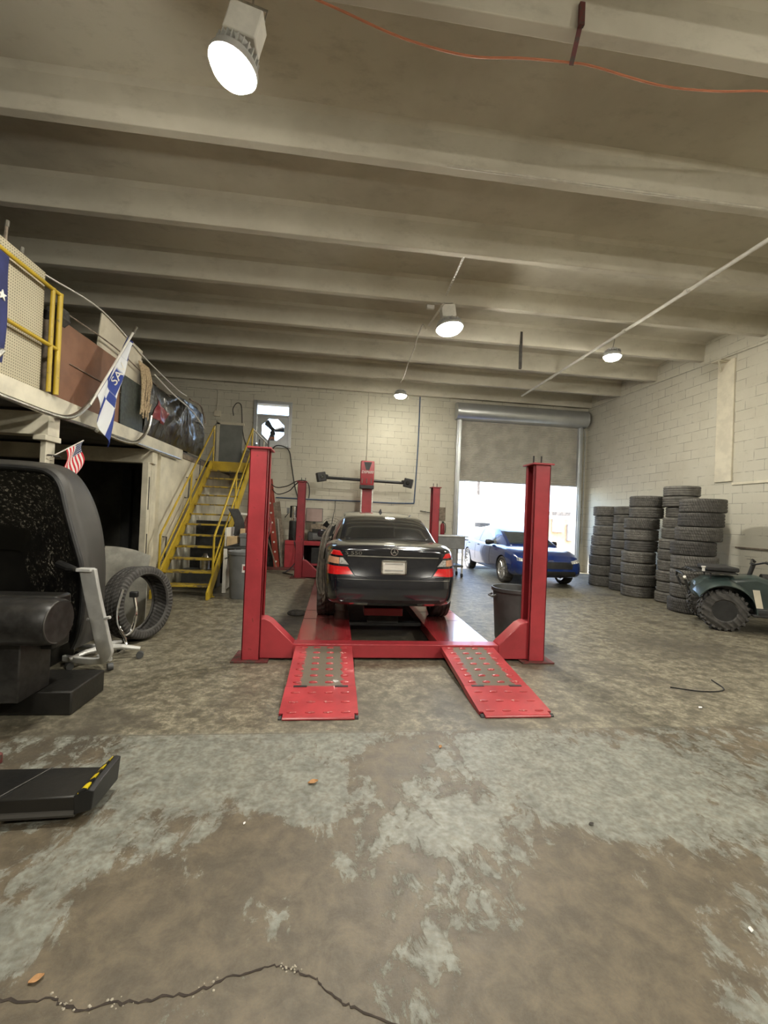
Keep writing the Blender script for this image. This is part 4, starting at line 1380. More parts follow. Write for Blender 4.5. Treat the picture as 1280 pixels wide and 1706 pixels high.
wall_line('air_hose', [(-1.92, 12.5, 2.38), (-1.6, 11.6, 2.16), (-1.2, 10.7, 2.15), (-.95, 10.25, 2.24), (-.78, 10.2, 2.27), (-.66, 10.15, 2.2), (-.62, 10.12, 2.02), (-.63, 10.12, 1.85)], .013, 'cable_black', 'black air hose drooping over the top of the rear left post', 'hose')
wall_line('air_hose', [(-1.85, 12.5, 2.2), (-1.55, 11.6, 1.98), (-1.15, 10.6, 2.02), (-.98, 10.3, 2.15), (-.86, 10.26, 2.26)], .012, 'cable_black', 'lower black air hose reaching the rear left post from the ladder', 'hose')
wall_line('conduit_pipe', [(-4.6, 12.885, 5.0), (-3.1, 12.885, 4.98), (-2.2, 12.885, 5.02)], .014, 'cable_grey', 'painted conduit along the top of the rear wall at the left', 'conduit')
wall_line('conduit_pipe', [(-3.52, 12.885, 4.98), (-3.52, 12.885, 4.6), (-3.53, 12.885, 4.3)], .013, 'cable_grey', 'short painted conduit dropping from the conduit at the left', 'conduit')
B().box(-3.60, -3.42, 12.83, 12.905, 4.20, 4.36).build('outlet_box', 'pilaster', cat='box', label='painted outlet box on the rear wall above the grey door', bevel=.006)
dd = B().box(-3.42, -2.78, 12.84, 12.895, 2.642, 3.97).build('steel_door', 'panel_grey', cat='door', label='plain grey steel door standing at the rear wall on the landing', bevel=.006)
B().box(-3.50, -3.42, 12.83, 12.897, 2.642, 4.02).build('jamb', 'pilaster', dd)
B().box(-3.50, -2.74, 12.83, 12.897, 3.97, 4.04).build('lintel', 'pilaster', dd)
B().lathe([(0, .16), (.06, .15), (.10, .08), (.11, .0), (0, 0)], 14, RotM((-3.05, 12.70, 2.642))).build('dark_pot', 'cloth_dark', cat='pot', label='small dark rounded pot on the landing before the grey door')
B().box(-2.70, -2.05, 12.6, 12.85, 2.642, 3.22).build('crate', 'wood_grey', cat='crate', label='brown crate on the landing under the exhaust fan', bevel=.008)
fe = thing('fire_extinguisher', 'old fire extinguisher hanging on the rear wall beside the rear right post', 'fire extinguisher', (3.26, 12.80, .96))
B().lathe([(0, 0), (.06, 0), (.065, .02), (.065, .34), (.045, .40), (.02, .42), (0, .42)], 18, RotM((3.26, 12.80, .96))).build('cylinder', 'dark_red', fe)
B().box(3.24, 3.28, 12.74, 12.82, 1.38, 1.43).build('valve', 'black', fe)
B().tube(spline([(3.26, 12.74, 1.40), (3.32, 12.72, 1.35), (3.34, 12.74, 1.2), (3.33, 12.76, 1.08)], 4), .012, 6).build('hose', 'matte_black', fe)
B().box(3.16, 3.36, 12.885, 12.90, 1.45, 1.86).build('notice_board', 'wood_grey', cat='board', label='small faded notice above the fire extinguisher')
B().bar((2.56, 12.88, 1.72), (3.0, 12.80, 1.66), .02, .02).build('steel_rod', 'cable_black', cat='rod', label='dark rod sticking out behind the rear right post')

# ------------------------------------------------------------------ wheel alignment tower, cabinet and what stands on it
al = thing('wheel_alignment_tower', 'red alignment tower with a black camera beam against the rear wall', 'alignment machine', (.87, 12.4, 0))
cl = B().box(.72, 1.03, 12.28, 12.55, 0, 2.5).build('column', 'red', al, bevel=.012)
B().box(.70, .735, 12.265, 12.29, .1, 2.3).build('edge_trim', 'steel', cl)
B().box(1.015, 1.05, 12.265, 12.29, .1, 2.3).build('edge_trim', 'steel', cl)
B().box(.55, 1.2, 12.1, 12.75, 0, .04).build('base_plate', 'black', al, bevel=.006)
hd = B().loft([[(x, y, z) for x, y in ((.665 + i, 12.10 + j), (1.045 - i, 12.10 + j), (1.055 - i, 12.30), (.655 + i, 12.30))] for z, i, j in ((2.36, 0, .02), (2.45, 0, 0), (2.9, 0, 0), (3.06, .005, .02))]).build('head_cover', 'red', al, bevel=.015)
B().loft([[(x, y, z) for x, y in ((.66, 12.09), (1.05, 12.09), (1.06, 12.31), (.65, 12.31))] for z in (2.27, 2.37)]).build('head_skirt', 'black', al, bevel=.01)
B().prism([(.745, 3.02), (.97, 3.02), (.905, 2.80), (.81, 2.80)], 12.092, 12.104).build('vent_panel', 'black', hd)
B().text('DSP600', .105, .006, Matrix.Translation((.858, 12.094, 2.735)) @ Matrix.Rotation(pi / 2, 4, 'X') @ Matrix(((1, .22, 0, 0), (0, 1, 0, 0), (0, 0, 1, 0), (0, 0, 0, 1)))).build('lettering', 'white', hd, 'white lettering DSP600', smooth=0)
for x in (.71, .84, .97):
    B().bar((x, 12.094, 2.42), (x, 12.094, 2.56), .02, .01, (0, 1, 0)).build('highlight_bar', 'chrome', hd)
bm_ = B().tube([(-.36, 12.2, 2.535), (.4, 12.2, 2.52), (1.3, 12.2, 2.50), (1.92, 12.2, 2.49)], .042, 14).build('camera_beam', 'black', al)
for x, z, s in ((-.44, 2.54, -1), (2.04, 2.485, 1)):
    m = RotM((x, 12.15, z), 0, radians(12 * s), radians(-18 * s))
    c = B().box(-.125, .125, -.09, .09, -.13, .13, m).build('camera_pod', 'black', al, bevel=.02)
    b = B().lathe([(0, 0), (.05, 0), (.055, .02), (.04, .025), (0, .02)], 20, m @ Matrix.Translation((0, -.09, .0)) @ Matrix.Rotation(pi / 2, 4, 'X')).build('camera_lens', 'glass_dark', c)
    B().tube([m @ Vector((-.09 * s, .0, -.0)), m @ Vector((-.2 * s, .02, 0))], [.075, .045], 12).build('pod_neck', 'black', c)

cab = thing('alignment_cabinet', 'low red steel cabinet with open shelves against the rear wall', 'cabinet', (-.62, 12.3, 0))
B().box(-1.34, .02, 11.98, 12.62, .62, .74).build('top', 'red', cab, bevel=.012)
B().box(-1.34, -.98, 11.98, 12.62, .0, .62).build('side_box', 'red', cab, bevel=.012)
B().box(-.14, .02, 11.98, 12.62, .0, .62).build('side_panel', 'red', cab, bevel=.012)
B().box(-.98, -.14, 12.0, 12.62, .06, .12).build('shelf', 'dark_red', cab, bevel=.006)
B().box(-.98, -.14, 12.58, 12.62, .0, .62).build('back_panel', 'matte_black', cab)
B().box(-.62, -.40, 12.05, 12.45, .12, .56).build('computer_case', 'black', cat='computer', label='black computer case with a pale front label in the red cabinet', bevel=.01)
o = COL.objects[-1]
cc = [x for x in COL.objects if x.name == 'computer_case'][0]
B().box(-.40, -.20, 12.044, 12.052, .16, .54).build('front_panel', 'grey_dark', cc)
B().box(-.38, -.22, 12.038, 12.046, .17, .26).build('label_plate', 'paper', cc)
B().box(-.34, -.25, 12.038, 12.046, .40, .46).build('label_plate', 'grey_light', cc)
B().prism([(-1.0, .16), (-.80, .22), (-.83, .42), (-.98, .40)], 11.95, 11.96).build('paper_sheet', 'paper', cat='paper', label='white paper sheet hanging at the front of the red cabinet')
pr = thing('printer', 'dark grey printer sitting on the red alignment cabinet', 'printer', (-.38, 12.28, .74))
B().box(-.74, -.06, 12.05, 12.5, .74, 1.0).build('body', 'grey_dark', pr, bevel=.03)
B().loft([[(-.70, 12.06, .99), (-.10, 12.06, .99), (-.10, 12.5, .99), (-.70, 12.5, .99)], [(-.68, 12.08, 1.1), (-.12, 12.08, 1.1), (-.10, 12.48, 1.22), (-.70, 12.48, 1.22)]]).build('lid', 'wood_grey', pr, bevel=.03)
B().box(-.62, -.20, 12.03, 12.06, 1.0, 1.08).build('paper_slot', 'matte_black', pr, bevel=.008)
B().box(-.60, -.22, 12.03, 12.055, .78, .95).build('drawer', 'grey', pr, bevel=.008)
mo = thing('monitor', 'flat pinkish blank screen behind the printer', 'monitor', (-.60, 12.55, .74))
B().box(-.84, -.36, 12.53, 12.57, 1.26, 1.66).build('frame', 'grey_dark', mo, bevel=.006)
B().box(-.825, -.375, 12.524, 12.532, 1.28, 1.645).build('screen', 'skin_pink', mo)
B().box(-.64, -.56, 12.55, 12.58, .75, 1.28).build('stand', 'grey_dark', mo)
B().box(-.74, -.46, 12.51, 12.61, .74, .755).build('foot', 'grey_dark', mo)
pu = thing('hydraulic_pump', 'black cylinder pump with a chrome cap standing on the red cabinet', 'pump', (-1.15, 12.2, .74))
B().lathe([(0, 0), (.115, 0), (.12, .02), (.12, .52), (.10, .545), (0, .545)], 24, RotM((-1.15, 12.2, .74))).build('tank', 'black', pu)
B().lathe([(0, 0), (.075, 0), (.075, .08), (.055, .10), (.055, .16), (.04, .17), (0, .17)], 20, RotM((-1.15, 12.2, 1.285))).build('neck', 'chrome', pu)
B().lathe([(0, 0), (.05, 0), (.055, .03), (.05, .24), (0, .25)], 18, RotM((-1.15, 12.2, 1.44))).build('cap', 'chrome', pu)
B().box(-1.27, -1.06, 12.27, 12.40, 1.36, 1.70).build('motor', 'black', pu, bevel=.02)
B().box(-1.34, -1.27, 12.14, 12.2, 1.48, 1.64).build('switch_box', 'grey', pu, bevel=.008)
B().tube([(-1.3, 12.16, 1.48), (-1.38, 12.1, 1.36)], .012, 6).build('lever', 'black', pu)
B().tube(spline([(-1.16, 12.12, .9), (-1.05, 11.9, .6), (-1.0, 11.6, .2), (-1.15, 11.0, .03), (-1.22, 10.8, .02), (-1.05, 10.6, .02), (-.95, 10.4, .03)], 5), .015, 6).build('pump_hose', 'cable_black', cat='hose', label='black hydraulic hose from the pump down to the rear left post')

fn = thing('pedestal_fan', 'black round wire fan standing between the red cabinet and the sedan', 'fan', (-.08, 11.55, 0))
FC = Vector((-.08, 11.5, 1.12))
for k, r in enumerate((.29, .22, .14, .07)):
    B().tube([FC + Vector((r * cos(a), -.06 - .05 * (1 - (r / .29) ** 2), r * sin(a))) for a in [2 * pi * j / 36 for j in range(36)]], .004, 5, closed=True).build('guard_ring', 'black', fn)
b = B()
for j in range(20):
    a = 2 * pi * j / 20
    b.tube([FC + Vector((r * cos(a), -.06 - .05 * (1 - (r / .29) ** 2), r * sin(a))) for r in (.03, .12, .2, .29)], .0025, 4)
b.build('guard_mesh', 'black', fn)
B().cyl(FC + Vector((0, -.03, 0)), FC + Vector((0, .18, 0)), .075, 16).build('motor', 'black', fn)
for j in range(3):
    a = 2 * pi * j / 3 + .4
    m = Matrix.Translation(FC) @ Matrix.Rotation(-a, 4, 'Y')
    B().add([(.05, -.03, -.03), (.24, -.04, -.09), (.25, .01, .08), (.05, .02, .05), (.05, -.022, -.03), (.24, -.032, -.09), (.25, .018, .08), (.05, .028, .05)], [(0, 1, 2, 3), (7, 6, 5, 4), (0, 4, 5, 1), (1, 5, 6, 2), (2, 6, 7, 3), (3, 7, 4, 0)], m).build('blade', 'black', fn)
B().cyl((-.08, 11.6, .02), (-.08, 11.6, 1.1), .02, 10).build('pole', 'black', fn)
B().lathe([(0, 0), (.24, 0), (.24, .02), (.05, .05), (0, .05)], 24, RotM((-.08, 11.6, 0))).build('base', 'black', fn)
B().tube(spline([(-.09, 11.62, 1.2), (-.05, 12.2, 1.5), (-.02, 12.6, 1.66), (-.02, 12.84, 1.9)], 5), .01, 6).build('fan_cord', 'cable_black', cat='cord', label='black cord from the round fan up to the rear wall')

# ------------------------------------------------------------------ ladder and lengths of metal leaning by the wall
la = thing('extension_ladder', 'tall red ladder leaning beside the rear left corner, rung ends showing', 'ladder', (-1.55, 12.05, 0))
for y in (11.9, 12.3):
    b = B().bar((-1.52, y, 0.01), (-1.86, y, 2.42), .03, .15, (1, 0, 0))
    b.build('rail', 'ladder_red', la, bevel=.006)
for k in range(9):
    t_ = (k + .6) / 9.2
    p = Vector((lerp(-1.52, -1.86, t_), 0, lerp(.01, 2.42, t_)))
    B().tube([p + Vector((0, 11.872, 0)), p + Vector((0, 12.33, 0))], .026, 10).build('rung', 'white', la)
b = B().bar((-1.60, 11.95, .01), (-1.93, 12.45, 2.1), .02, .07, (1, 0, 0))
s2 = thing('step_ladder', 'old grey aluminium ladder behind the red one', 'ladder', (-1.75, 12.4, 0))
b = B()
for y in (12.42, 12.72):
    B().bar((-1.72, y, .01), (-1.98, y, 2.55), .025, .06, (1, 0, 0)).build('rail', 'grey_light', s2)
for k in range(8):
    t_ = (k + .6) / 8.2
    B().box(lerp(-1.72, -1.98, t_) - .03, lerp(-1.72, -1.98, t_) + .03, 12.43, 12.71, .01 + 2.54 * t_, .03 + 2.54 * t_).build('step', 'grey_light', s2)
B().prism([(-1.44, .01), (-1.36, .01), (-1.62, 1.78), (-1.72, 1.74)], 12.02, 12.06).build('timber_plank', 'wood_grey', cat='plank', label='weathered grey plank leaning right of the red ladder', bevel=.004)
B().bar((-1.35, 12.12, .01), (-1.60, 12.2, 1.80), .11, .03, (0, 1, 0)).build('timber_plank', 'wood_grey', cat='plank', label='wider weathered plank leaning behind the grey plank by the ladder', bevel=.004)
B().bar((-1.41, 11.97, .01), (-1.56, 12.0, 1.32), .035, .03, (0, 1, 0)).build('metal_channel', 'steel', cat='channel', label='bright metal channel leaning against the planks by the ladder', bevel=.004)
B().bar((-1.50, 11.75, .01), (-1.86, 11.83, 1.02), .03, .02, (0, 1, 0)).build('wooden_stick', 'wood_grey', cat='stick', label='thin stick with a pale tip leaning before the red ladder')
B().box(-1.84, -1.60, 12.06, 12.09, 0.0, .95).build('leaning_board', 'matte_black', cat='board', label='dark board standing behind the thin stick near the ladder')
B().box(-1.95, -.95, 11.4, 11.86, 0.0, .022).build('floor_mat', 'rust_red', cat='mat', label='dark red plate lying on the floor before the ladders', bevel=.004)

# ------------------------------------------------------------------ hose bundle hung beside the sedan, rag on the floor
hb = thing('hose_bundle', 'bundle of dusty hoses hanging at the left rear flank of the black sedan', 'hose', (-.16, 5.35, .5))
random.seed(5)
for k in range(7):
    dx, dy = random.uniform(-.03, .03), random.uniform(-.05, .05)
    pts = [(-.055 + dx * .4, 5.72 + dy, 1.35), (-.12 + dx, 5.55 + dy, 1.2), (-.15 + dx, 5.38 + dy, .95 + random.uniform(-.05, .05)), (-.15 + dx * 1.2, 5.24 + dy, .68), (-.11 + dx, 5.17 + dy, .50 + random.uniform(-.05, .06)), (-.10 + dx, 5.22 + dy, .66), (-.12 + dx, 5.34 + dy, .95)]
    B().tube(spline(pts, 6), .013, 7).build('hose', 'hose_brown', hb)
random.seed(9)
b = B()
b.loft([[(-.50 + .135 * q * cos(a) * (1 + .15 * sin(3 * a + h * 20)), 6.45 + .10 * q * sin(a), h) for a in [2 * pi * k / 18 for k in range(18)]] for q, h in ((1.0, 0.001), (1.08, .02), (.95, .045), (.55, .065), (.15, .06))])
b.build('rag', 'cloth_dark', cat='rag', label='dark crumpled rag on the floor left of the runway')

# ------------------------------------------------------------------ bins
def trash_bin(label, x, y, r, h, mat):
    t = thing('trash_bin', label, 'bin', (x, y, 0))
    m = Matrix.Translation((x, y, 0))
    B().lathe([(0, .01), (0, 0), (r * .82, 0), (r * .84, .02), (r * .985, h * .93), (r * 1.06, h * .935), (r * 1.07, h), (r * 1.0, h), (r * .95, h * .9), (r * .8, .03), (0, .03)], 40, m).build('barrel', mat, t, smooth=40)
    for s in (-1, 1):
        B().tube([m @ Vector((s * r * .99, -.07, h * .86)), m @ Vector((s * (r + .045), -.06, h * .83)), m @ Vector((s * (r + .045), .06, h * .83)), m @ Vector((s * r * .99, .07, h * .86))], .013, 8).build('handle', mat, t)
    return t
tb = trash_bin('grey round bin with a red and white sticker, behind the front left post', -1.53, 7.72, .275, .80, 'grey')
def curved_label(t, x, y, r, a0, a1, z0, z1, mat, nm='sticker'):
    B().sheet(lambda u, v: (x + r * cos(lerp(a0, a1, u)), y + r * sin(lerp(a0, a1, u)), lerp(z0, z1, v)), 6, 1, .002).build(nm, mat, t)
curved_label(tb, -1.53, 7.72, .268, radians(-88), radians(-62), .46, .60, 'paper')
curved_label(tb, -1.53, 7.72, .271, radians(-84), radians(-66), .50, .57, 'red', 'sticker_print')
trash_bin('black round bin standing right behind the front right post', 2.34, 5.32, .275, .66, 'grey_dark')

# ------------------------------------------------------------------ work table with clutter between the stairs and the post
wt = thing('work_table', 'pale work table cluttered with parts beside the yellow stairs', 'table', (-1.5, 8.4, 0))
B().box(-1.98, -1.38, 8.05, 8.75, .80, .84).build('table_top', 'grey_dark', wt, bevel=.005)
for x, y in ((-1.95, 8.08), (-1.42, 8.08), (-1.95, 8.70), (-1.42, 8.70)):
    B().box(x - .03, x + .03, y - .03, y + .03, 0, .80).build('leg', 'white', wt)
B().box(-1.98, -1.95, 8.1, 8.7, .04, 1.18).build('side_board', 'white', wt)
tx = B().box(-1.72, -1.40, 8.10, 8.45, .84, 1.05).build('tool_case', 'grey', cat='tool case', label='grey plastic tool case on the work table', bevel=.02)
B().box(-1.73, -1.39, 8.09, 8.46, 1.0, 1.08).build('lid', 'grey', tx, bevel=.015)
B().prism([(-1.94, .84), (-1.76, .90), (-1.76, 1.02), (-1.94, 1.02)], 8.08, 8.35).build('cardboard_box', 'cardboard', cat='box', label='small cardboard box at the edge of the work table', bevel=.004)
B().sheet(lambda u, v: (-1.90 + .16 * v + .06 * sin(u * pi) - .12 * u, 8.42 + .1 * v, 1.03 + .5 * u), 10, 4, .02).build('car_trim_panel', 'matte_black', cat='car part', label='curved black car trim piece standing on the cardboard box')
hk = thing('hose_reel', 'coil of dark red hose piled at the back of the work table', 'hose coil', (-1.45, 8.62, .84))
random.seed(2)
for k in range(9):
    r = .19 + random.uniform(-.04, .04)
    cx0, cz0, yy = -1.52 + random.uniform(-.05, .05), 1.22 + random.uniform(-.06, .06), 8.56 + k * .018
    B().tube([(cx0 + r * cos(a), yy + .02 * sin(3 * a), cz0 + 1.35 * r * sin(a)) for a in [2 * pi * j / 24 for j in range(24)]], .014, 6, closed=True).build('hose_loop', 'hose_red', hk)
B().box(-1.55, -1.47, 8.54, 8.74, .84, 1.3).build('stand', 'wood_grey', hk)
B().box(-1.80, -1.45, 8.5, 8.52, 1.42, 1.46).build('white_tube', 'white', cat='tube', label='short white tube lying over the red hose coil')
B().box(-1.78, -1.70, 8.40, 8.50, .84, 1.16).build('grease_tin', 'cardboard', cat='tin', label='tall tan tin on the work table beside the red hose coil', bevel=.008)
B().box(-1.85, -1.45, 8.15, 8.65, .60, .70).build('drawer_tray', 'black', wt, bevel=.006)

# ------------------------------------------------------------------ parts cart by the shutter door
def CT():
    b_ = MB()
    add0 = b_.add
    def add1(verts, faces, mat=None):
        return add0([Vector(p) + Vector((-.70, -.75, 0)) for p in verts] if mat is None else verts, faces, mat)
    b_.add = add1
    return b_
ct = thing('tool_cart', 'grey two tray tool cart on casters beside the shutter door', 'cart', (3.10, 11.10, 0))
CT().box(3.30, 4.08, 11.6, 12.15, .74, 1.06).build('upper_tray', 'grey', ct, bevel=.012)
CT().box(3.28, 4.16, 11.58, 12.17, 1.05, 1.08).build('top_rim', 'grey_light', ct, bevel=.006)
CT().box(3.30, 4.06, 11.6, 12.15, .26, .32).build('lower_tray', 'grey_dark', ct, bevel=.01)
for x in (3.34, 4.03):
    for y in (11.63, 12.11):
        CT().box(x - .018, x + .018, y - .018, y + .018, .10, 1.05).build('leg', 'grey_light', ct)
        CT().cyl((x - .02, y, .055), (x + .02, y, .055), .055, 16).build('caster', 'matte_black', ct)
CT().tube([(4.06, 11.66, .98), (4.18, 11.66, .98), (4.18, 12.1, .98), (4.06, 12.1, .98)], .014, 8).build('push_handle', 'grey_light', ct)
sk = thing('parked_scooter', 'scooter parked outside by the left jamb of the shutter door', 'scooter', (4.7, 16.0, -.02))
for x in (4.3, 5.2):
    B().lathe(tyre_profile(.24, .15, .10), 28, Matrix.Translation((x, 16, .22)) @ Matrix.Rotation(pi / 2, 4, 'X'), closed=True).build('wheel', 'matte_black', sk)
B().loft([[(x, 16 + w * .5 * s_, z) for s_, z in ((-1, z0), (1, z0), (1, z1), (-1, z1))] for x, w, z0, z1 in ((4.25, .1, .35, .5), (4.45, .28, .25, .62), (4.7, .3, .22, .4), (4.95, .3, .25, .78), (5.35, .2, .45, .85))]).build('body', 'grey_light', sk, bevel=.02)
B().tube([(4.3, 16, .22), (4.45, 16, .62), (4.5, 16, .98)], .03, 8).build('fork', 'grey_dark', sk)
B().tube([(4.5, 15.7, 1.02), (4.5, 16, .98), (4.5, 16.3, 1.02)], .015, 8).build('handlebar', 'black', sk)
B().box(4.85, 5.35, 15.88, 16.12, .78, .90).build('seat', 'black', sk, bevel=.03)
for s in (-1, 1):
    B().tube([(4.5, 16 + .22 * s, 1.02), (4.48, 16 + .26 * s, 1.2)], .008, 5).build('mirror_stalk', 'black', sk)
o = bpy.data.objects.new('tyre', tyre_mesh(.34, .2, 'tyre_b')); COL.objects.link(o); o.location = (6.55, 18.6, 1.32)
tag(o, 'lone tyre lying on a bench out in the sunlit yard', 'tyre')
bn = thing('yard_bench', 'pale bench out in the yard carrying a tyre', 'bench', (6.9, 18.6, -.02))
B().box(6.0, 8.0, 18.2, 19.0, 1.16, 1.22).build('top', 'siding', bn)
for x in (6.1, 7.9):
    B().box(x - .05, x + .05, 18.25, 18.95, -.02, 1.16).build('leg', 'siding', bn)
cf = thing('canopy_frame', 'outdoor canopy frame, its two post ends showing just under the shutter', 'frame', (5.4, 17.5, 5.0))
for x, w_ in ((4.9, .035), (5.95, .055)):
    B().box(x - .04, x + .04, YB + .2, 17.6, 5.0, 5.12).build('beam', 'wood_grey', cf)
    B().box(x - w_, x + w_, 17.5, 17.6, 2.58, 5.02).build('post', 'wood_grey', cf)
mbx = thing('meter_wall', 'tan wall section with meter boxes outside the shutter at right', 'wall', (9.7, 17.2, -.02))
B().box(8.9, 12.2, 17.2, 17.4, -.02, 1.7).build('panel', 'tan_wall', mbx)
B().box(9.1, 9.55, 17.05, 17.2, 1.15, 1.75).build('meter_box', 'siding', mbx, bevel=.02)
B().box(9.75, 10.0, 17.05, 17.2, .8, 1.5).build('meter_box', 'grey_light', mbx, bevel=.02)
B().box(9.0, 9.8, 17.0, 17.3, 1.85, 2.0).build('ledge', 'wood_grey', mbx)
B().tube([(9.45, 17.12, 2.0), (9.45, 17.12, 4.5)], .05, 8).build('pipe', 'tan_wall', mbx)


# ------------------------------------------------------------------ yellow stairs
SX0, SX1 = -2.95, -2.03
st_ = thing('staircase', 'yellow steel staircase with open treads and handrails up to the mezzanine', 'stairs', (-2.5, 9.0, 0))
TRY = lambda k: 7.58 + .243 * (k - 1)
for k in range(1, 13):
    z = .2015 * k
    b = B().box(SX0 + .03, SX1 - .03, TRY(k), TRY(k) + .25, z - .03, z)
    b.build('tread', 'yellow_tread', st_, bevel=.004)
for x in (SX0, SX1 - .035):
    B().prism([(7.36, 0), (7.52, 0), (10.62, 2.57), (10.62, 2.64), (10.38, 2.64), (7.36, .13)], x, x + .035, 'YZ').build('stringer', 'yellow', st_, bevel=.004)
B().box(SX0, SX1, 10.49, 10.53, 2.40, 2.64).build('landing_edge', 'yellow', st_, bevel=.004)
B().box(-3.095, SX1, 10.53, YB - .02, 2.56, 2.64).build('landing', 'dark_wall', st_)
for x in (SX0 + .02, SX1 - .02):
    for y, zb_ in ((7.66, .0 if x > -2.5 else .16), (9.10, 1.28), (10.56, 2.64)):
        zt_ = 1.03 + (y - 7.66) * .843
        B().cyl((x, y, zb_), (x, y, zt_), .019, 10).build('handrail_post', 'yellow', st_)
    B().tube([(x, 7.66, 1.03), (x, 10.56, 3.475)], .019, 10).build('handrail', 'yellow', st_)
    B().tube([(x, 7.66, .56), (x, 10.56, 3.005)], .016, 10).build('mid_rail', 'yellow', st_)
B().tube([(SX1 - .02, 10.56, 3.475), (SX1 - .02, YB - .05, 3.475)], .019, 10).build('landing_rail', 'white_steel', st_)
B().tube([(SX1 - .02, 12.2, 2.64), (SX1 - .02, 12.2, 3.475)], .017, 8).build('handrail_post', 'white_steel', st_)
B().cyl((SX1 - .02, 7.66, 0), (SX1 - .02, 7.66, .012), .05, 12).build('foot_plate', 'yellow_tread', st_)
b = B().box(XM, XM + .02, 8.62, 8.66, 1.05, 1.62).box(XM, XM + .12, 8.62, 8.66, 1.6, 1.63)
for y, z, l in ((8.15, .55, 'lowest'), (9.25, 1.72, 'middle'), (9.9, 2.15, 'highest')):
    b = B().tube([(XM, y, z), (XM + .07, y, z), (XM + .07, y + .05, z + .42), (XM, y + .05, z + .42)], .012, 6)
    b.build('wall_bracket', 'black', cat='bracket', label='%s thin black bracket on the partition wall beside the stair rail' % l)
b = B().box(-2.90, -2.15, 9.1, 9.45, 0, .72)
b.build('storage_box', 'matte_black', cat='box', label='dark box stored under the upper part of the yellow stairs', bevel=.02)
b = B().box(-2.85, -2.2, 8.5, 8.8, 0, .35)
b.build('storage_crate', 'grey_dark', cat='crate', label='low dark grey crate stored under the lower part of the yellow stairs', bevel=.02)
b = B().lathe([(0, 0), (.09, 0), (.09, .2), (.05, .25), (.03, .3), (0, .3)], 16, RotM((-2.45, 8.6, .352)))
b.build('steel_bottle', 'steel', cat='bottle', label='shiny bottle standing on the crate under the stairs')
B().box(XM + .04, SX1 - .05, 9.95, 10.0, 0, 1.25).build('dark_board', 'matte_black', cat='board', label='dark board standing behind the boxes under the stairs')

# ------------------------------------------------------------------ what stands along the mezzanine edge
ms = thing('mezzanine_railing', 'yellow safety railing along the mezzanine edge in front of the pegboard', 'railing', (-3.03, 4.0, 2.665))
for y in (4.87, 4.99, 2.6):
    B().cyl((-3.05, y, 2.665), (-3.05, y, 3.76), .027 if y != 4.87 else .022, 12).build('rail_post', 'yellow', ms)
for z, nm in ((3.745, 'top_rail'), (3.15, 'mid_rail')):
    B().tube([(-3.05, 1.5, z), (-3.05, 4.97, z)], .021, 10).build(nm, 'yellow', ms)
B().box(-3.135, -3.115, 1.6, 4.84, 2.665, 3.90).build('pegboard', 'peg', cat='pegboard', label='large cream pegboard standing behind the yellow railing')
B().sheet(lambda u, v: (-3.0 + .02 * sin(9 * u) * (1 - v * .6), 3.2 + 1.0 * u - .05 * (1 - v) * u + .02 * sin(5 * v), 2.75 + .96 * v - .03 * u), 16, 10, .006).build('banner', 'cloth_navy', cat='banner', label='navy blue banner hung over the yellow railing')
bs = B()
for k in range(10):
    a = pi / 2 + 2 * pi * k / 10
    r = .05 if k % 2 == 0 else .02
    bs.v.append(Vector((-2.972, 4.1 + r * cos(a), 3.30 + r * sin(a))))
for k in range(10):
    bs.v.append(bs.v[k] + Vector((-.01, 0, 0)))
bs.f = [tuple(range(10)), tuple(range(10, 20))] + [(k, (k + 1) % 10, 10 + (k + 1) % 10, 10 + k) for k in range(10)]
bs.build('star', 'white', [o for o in COL.objects if o.name == 'banner'][0], smooth=0)
bb = B().box(-3.135, -3.115, 5.06, 6.60, 2.665, 3.54)
bb.build('hardboard_sheet', 'brown_board', cat='board', label='brown hardboard sheet leaning behind the checked flag', bevel=.003)
B().box(-3.108, -3.10, 5.3, 6.55, 3.10, 3.108).build('batten_line', 'wood_grey', [o for o in COL.objects if o.name == 'hardboard_sheet'][0])
b = B()
b.add([(-3.16, 5.94, 3.50), (-3.16, 7.06, 3.36), (-3.16, 7.22, 3.97), (-3.16, 6.02, 4.03), (-3.175, 5.94, 3.50), (-3.175, 7.06, 3.36), (-3.175, 7.22, 3.97), (-3.175, 6.02, 4.03)], [(0, 1, 2, 3), (7, 6, 5, 4), (0, 4, 5, 1), (1, 5, 6, 2), (2, 6, 7, 3), (3, 7, 4, 0)])
b.build('white_sheet', 'white_board', cat='panel', label='off white sheet of board standing tilted above the brown hardboard')
B().box(-3.112, -3.09, 6.47, 7.17, 2.665, 3.38).build('mesh_panel', 'mesh_green', cat='panel', label='dark streaked panel between the brown hardboard and the plastic wrap', bevel=.004)
B().box(-3.2, -3.19, 6.9, 7.3, 3.2, 3.85).build('board_offcut', 'white_board', cat='panel', label='rounded cream offcut behind the hanging tan rope', bevel=.03)
rp_ = thing('rope_hank', 'hank of tan rope hanging over the top wire beside the plastic wrap', 'rope', (-3.03, 7.1, 2.8))
random.seed(21)
for k in range(12):
    y = 6.98 + .03 * k
    B().tube(spline([(-3.10, y, 3.74), (-3.045, y + random.uniform(-.02, .02), 3.5), (-3.04, y + random.uniform(-.05, .03), 3.2), (-3.035, y - .004 * k + random.uniform(-.08, .02), 2.86 + random.uniform(-.05, .22))], 5), .013, 6).build('strand', 'cloth_tan', rp_)
B().tube(spline([(-3.14, 4.84, 3.89), (-3.14, 6.0, 4.035), (-3.14, 7.3, 3.88), (-3.12, 8.6, 3.78), (-3.1, 9.1, 3.78)], 5), .010, 6).build('guard_wire', 'white', cat='wire', label='taut white wire along the top of the panels on the mezzanine')
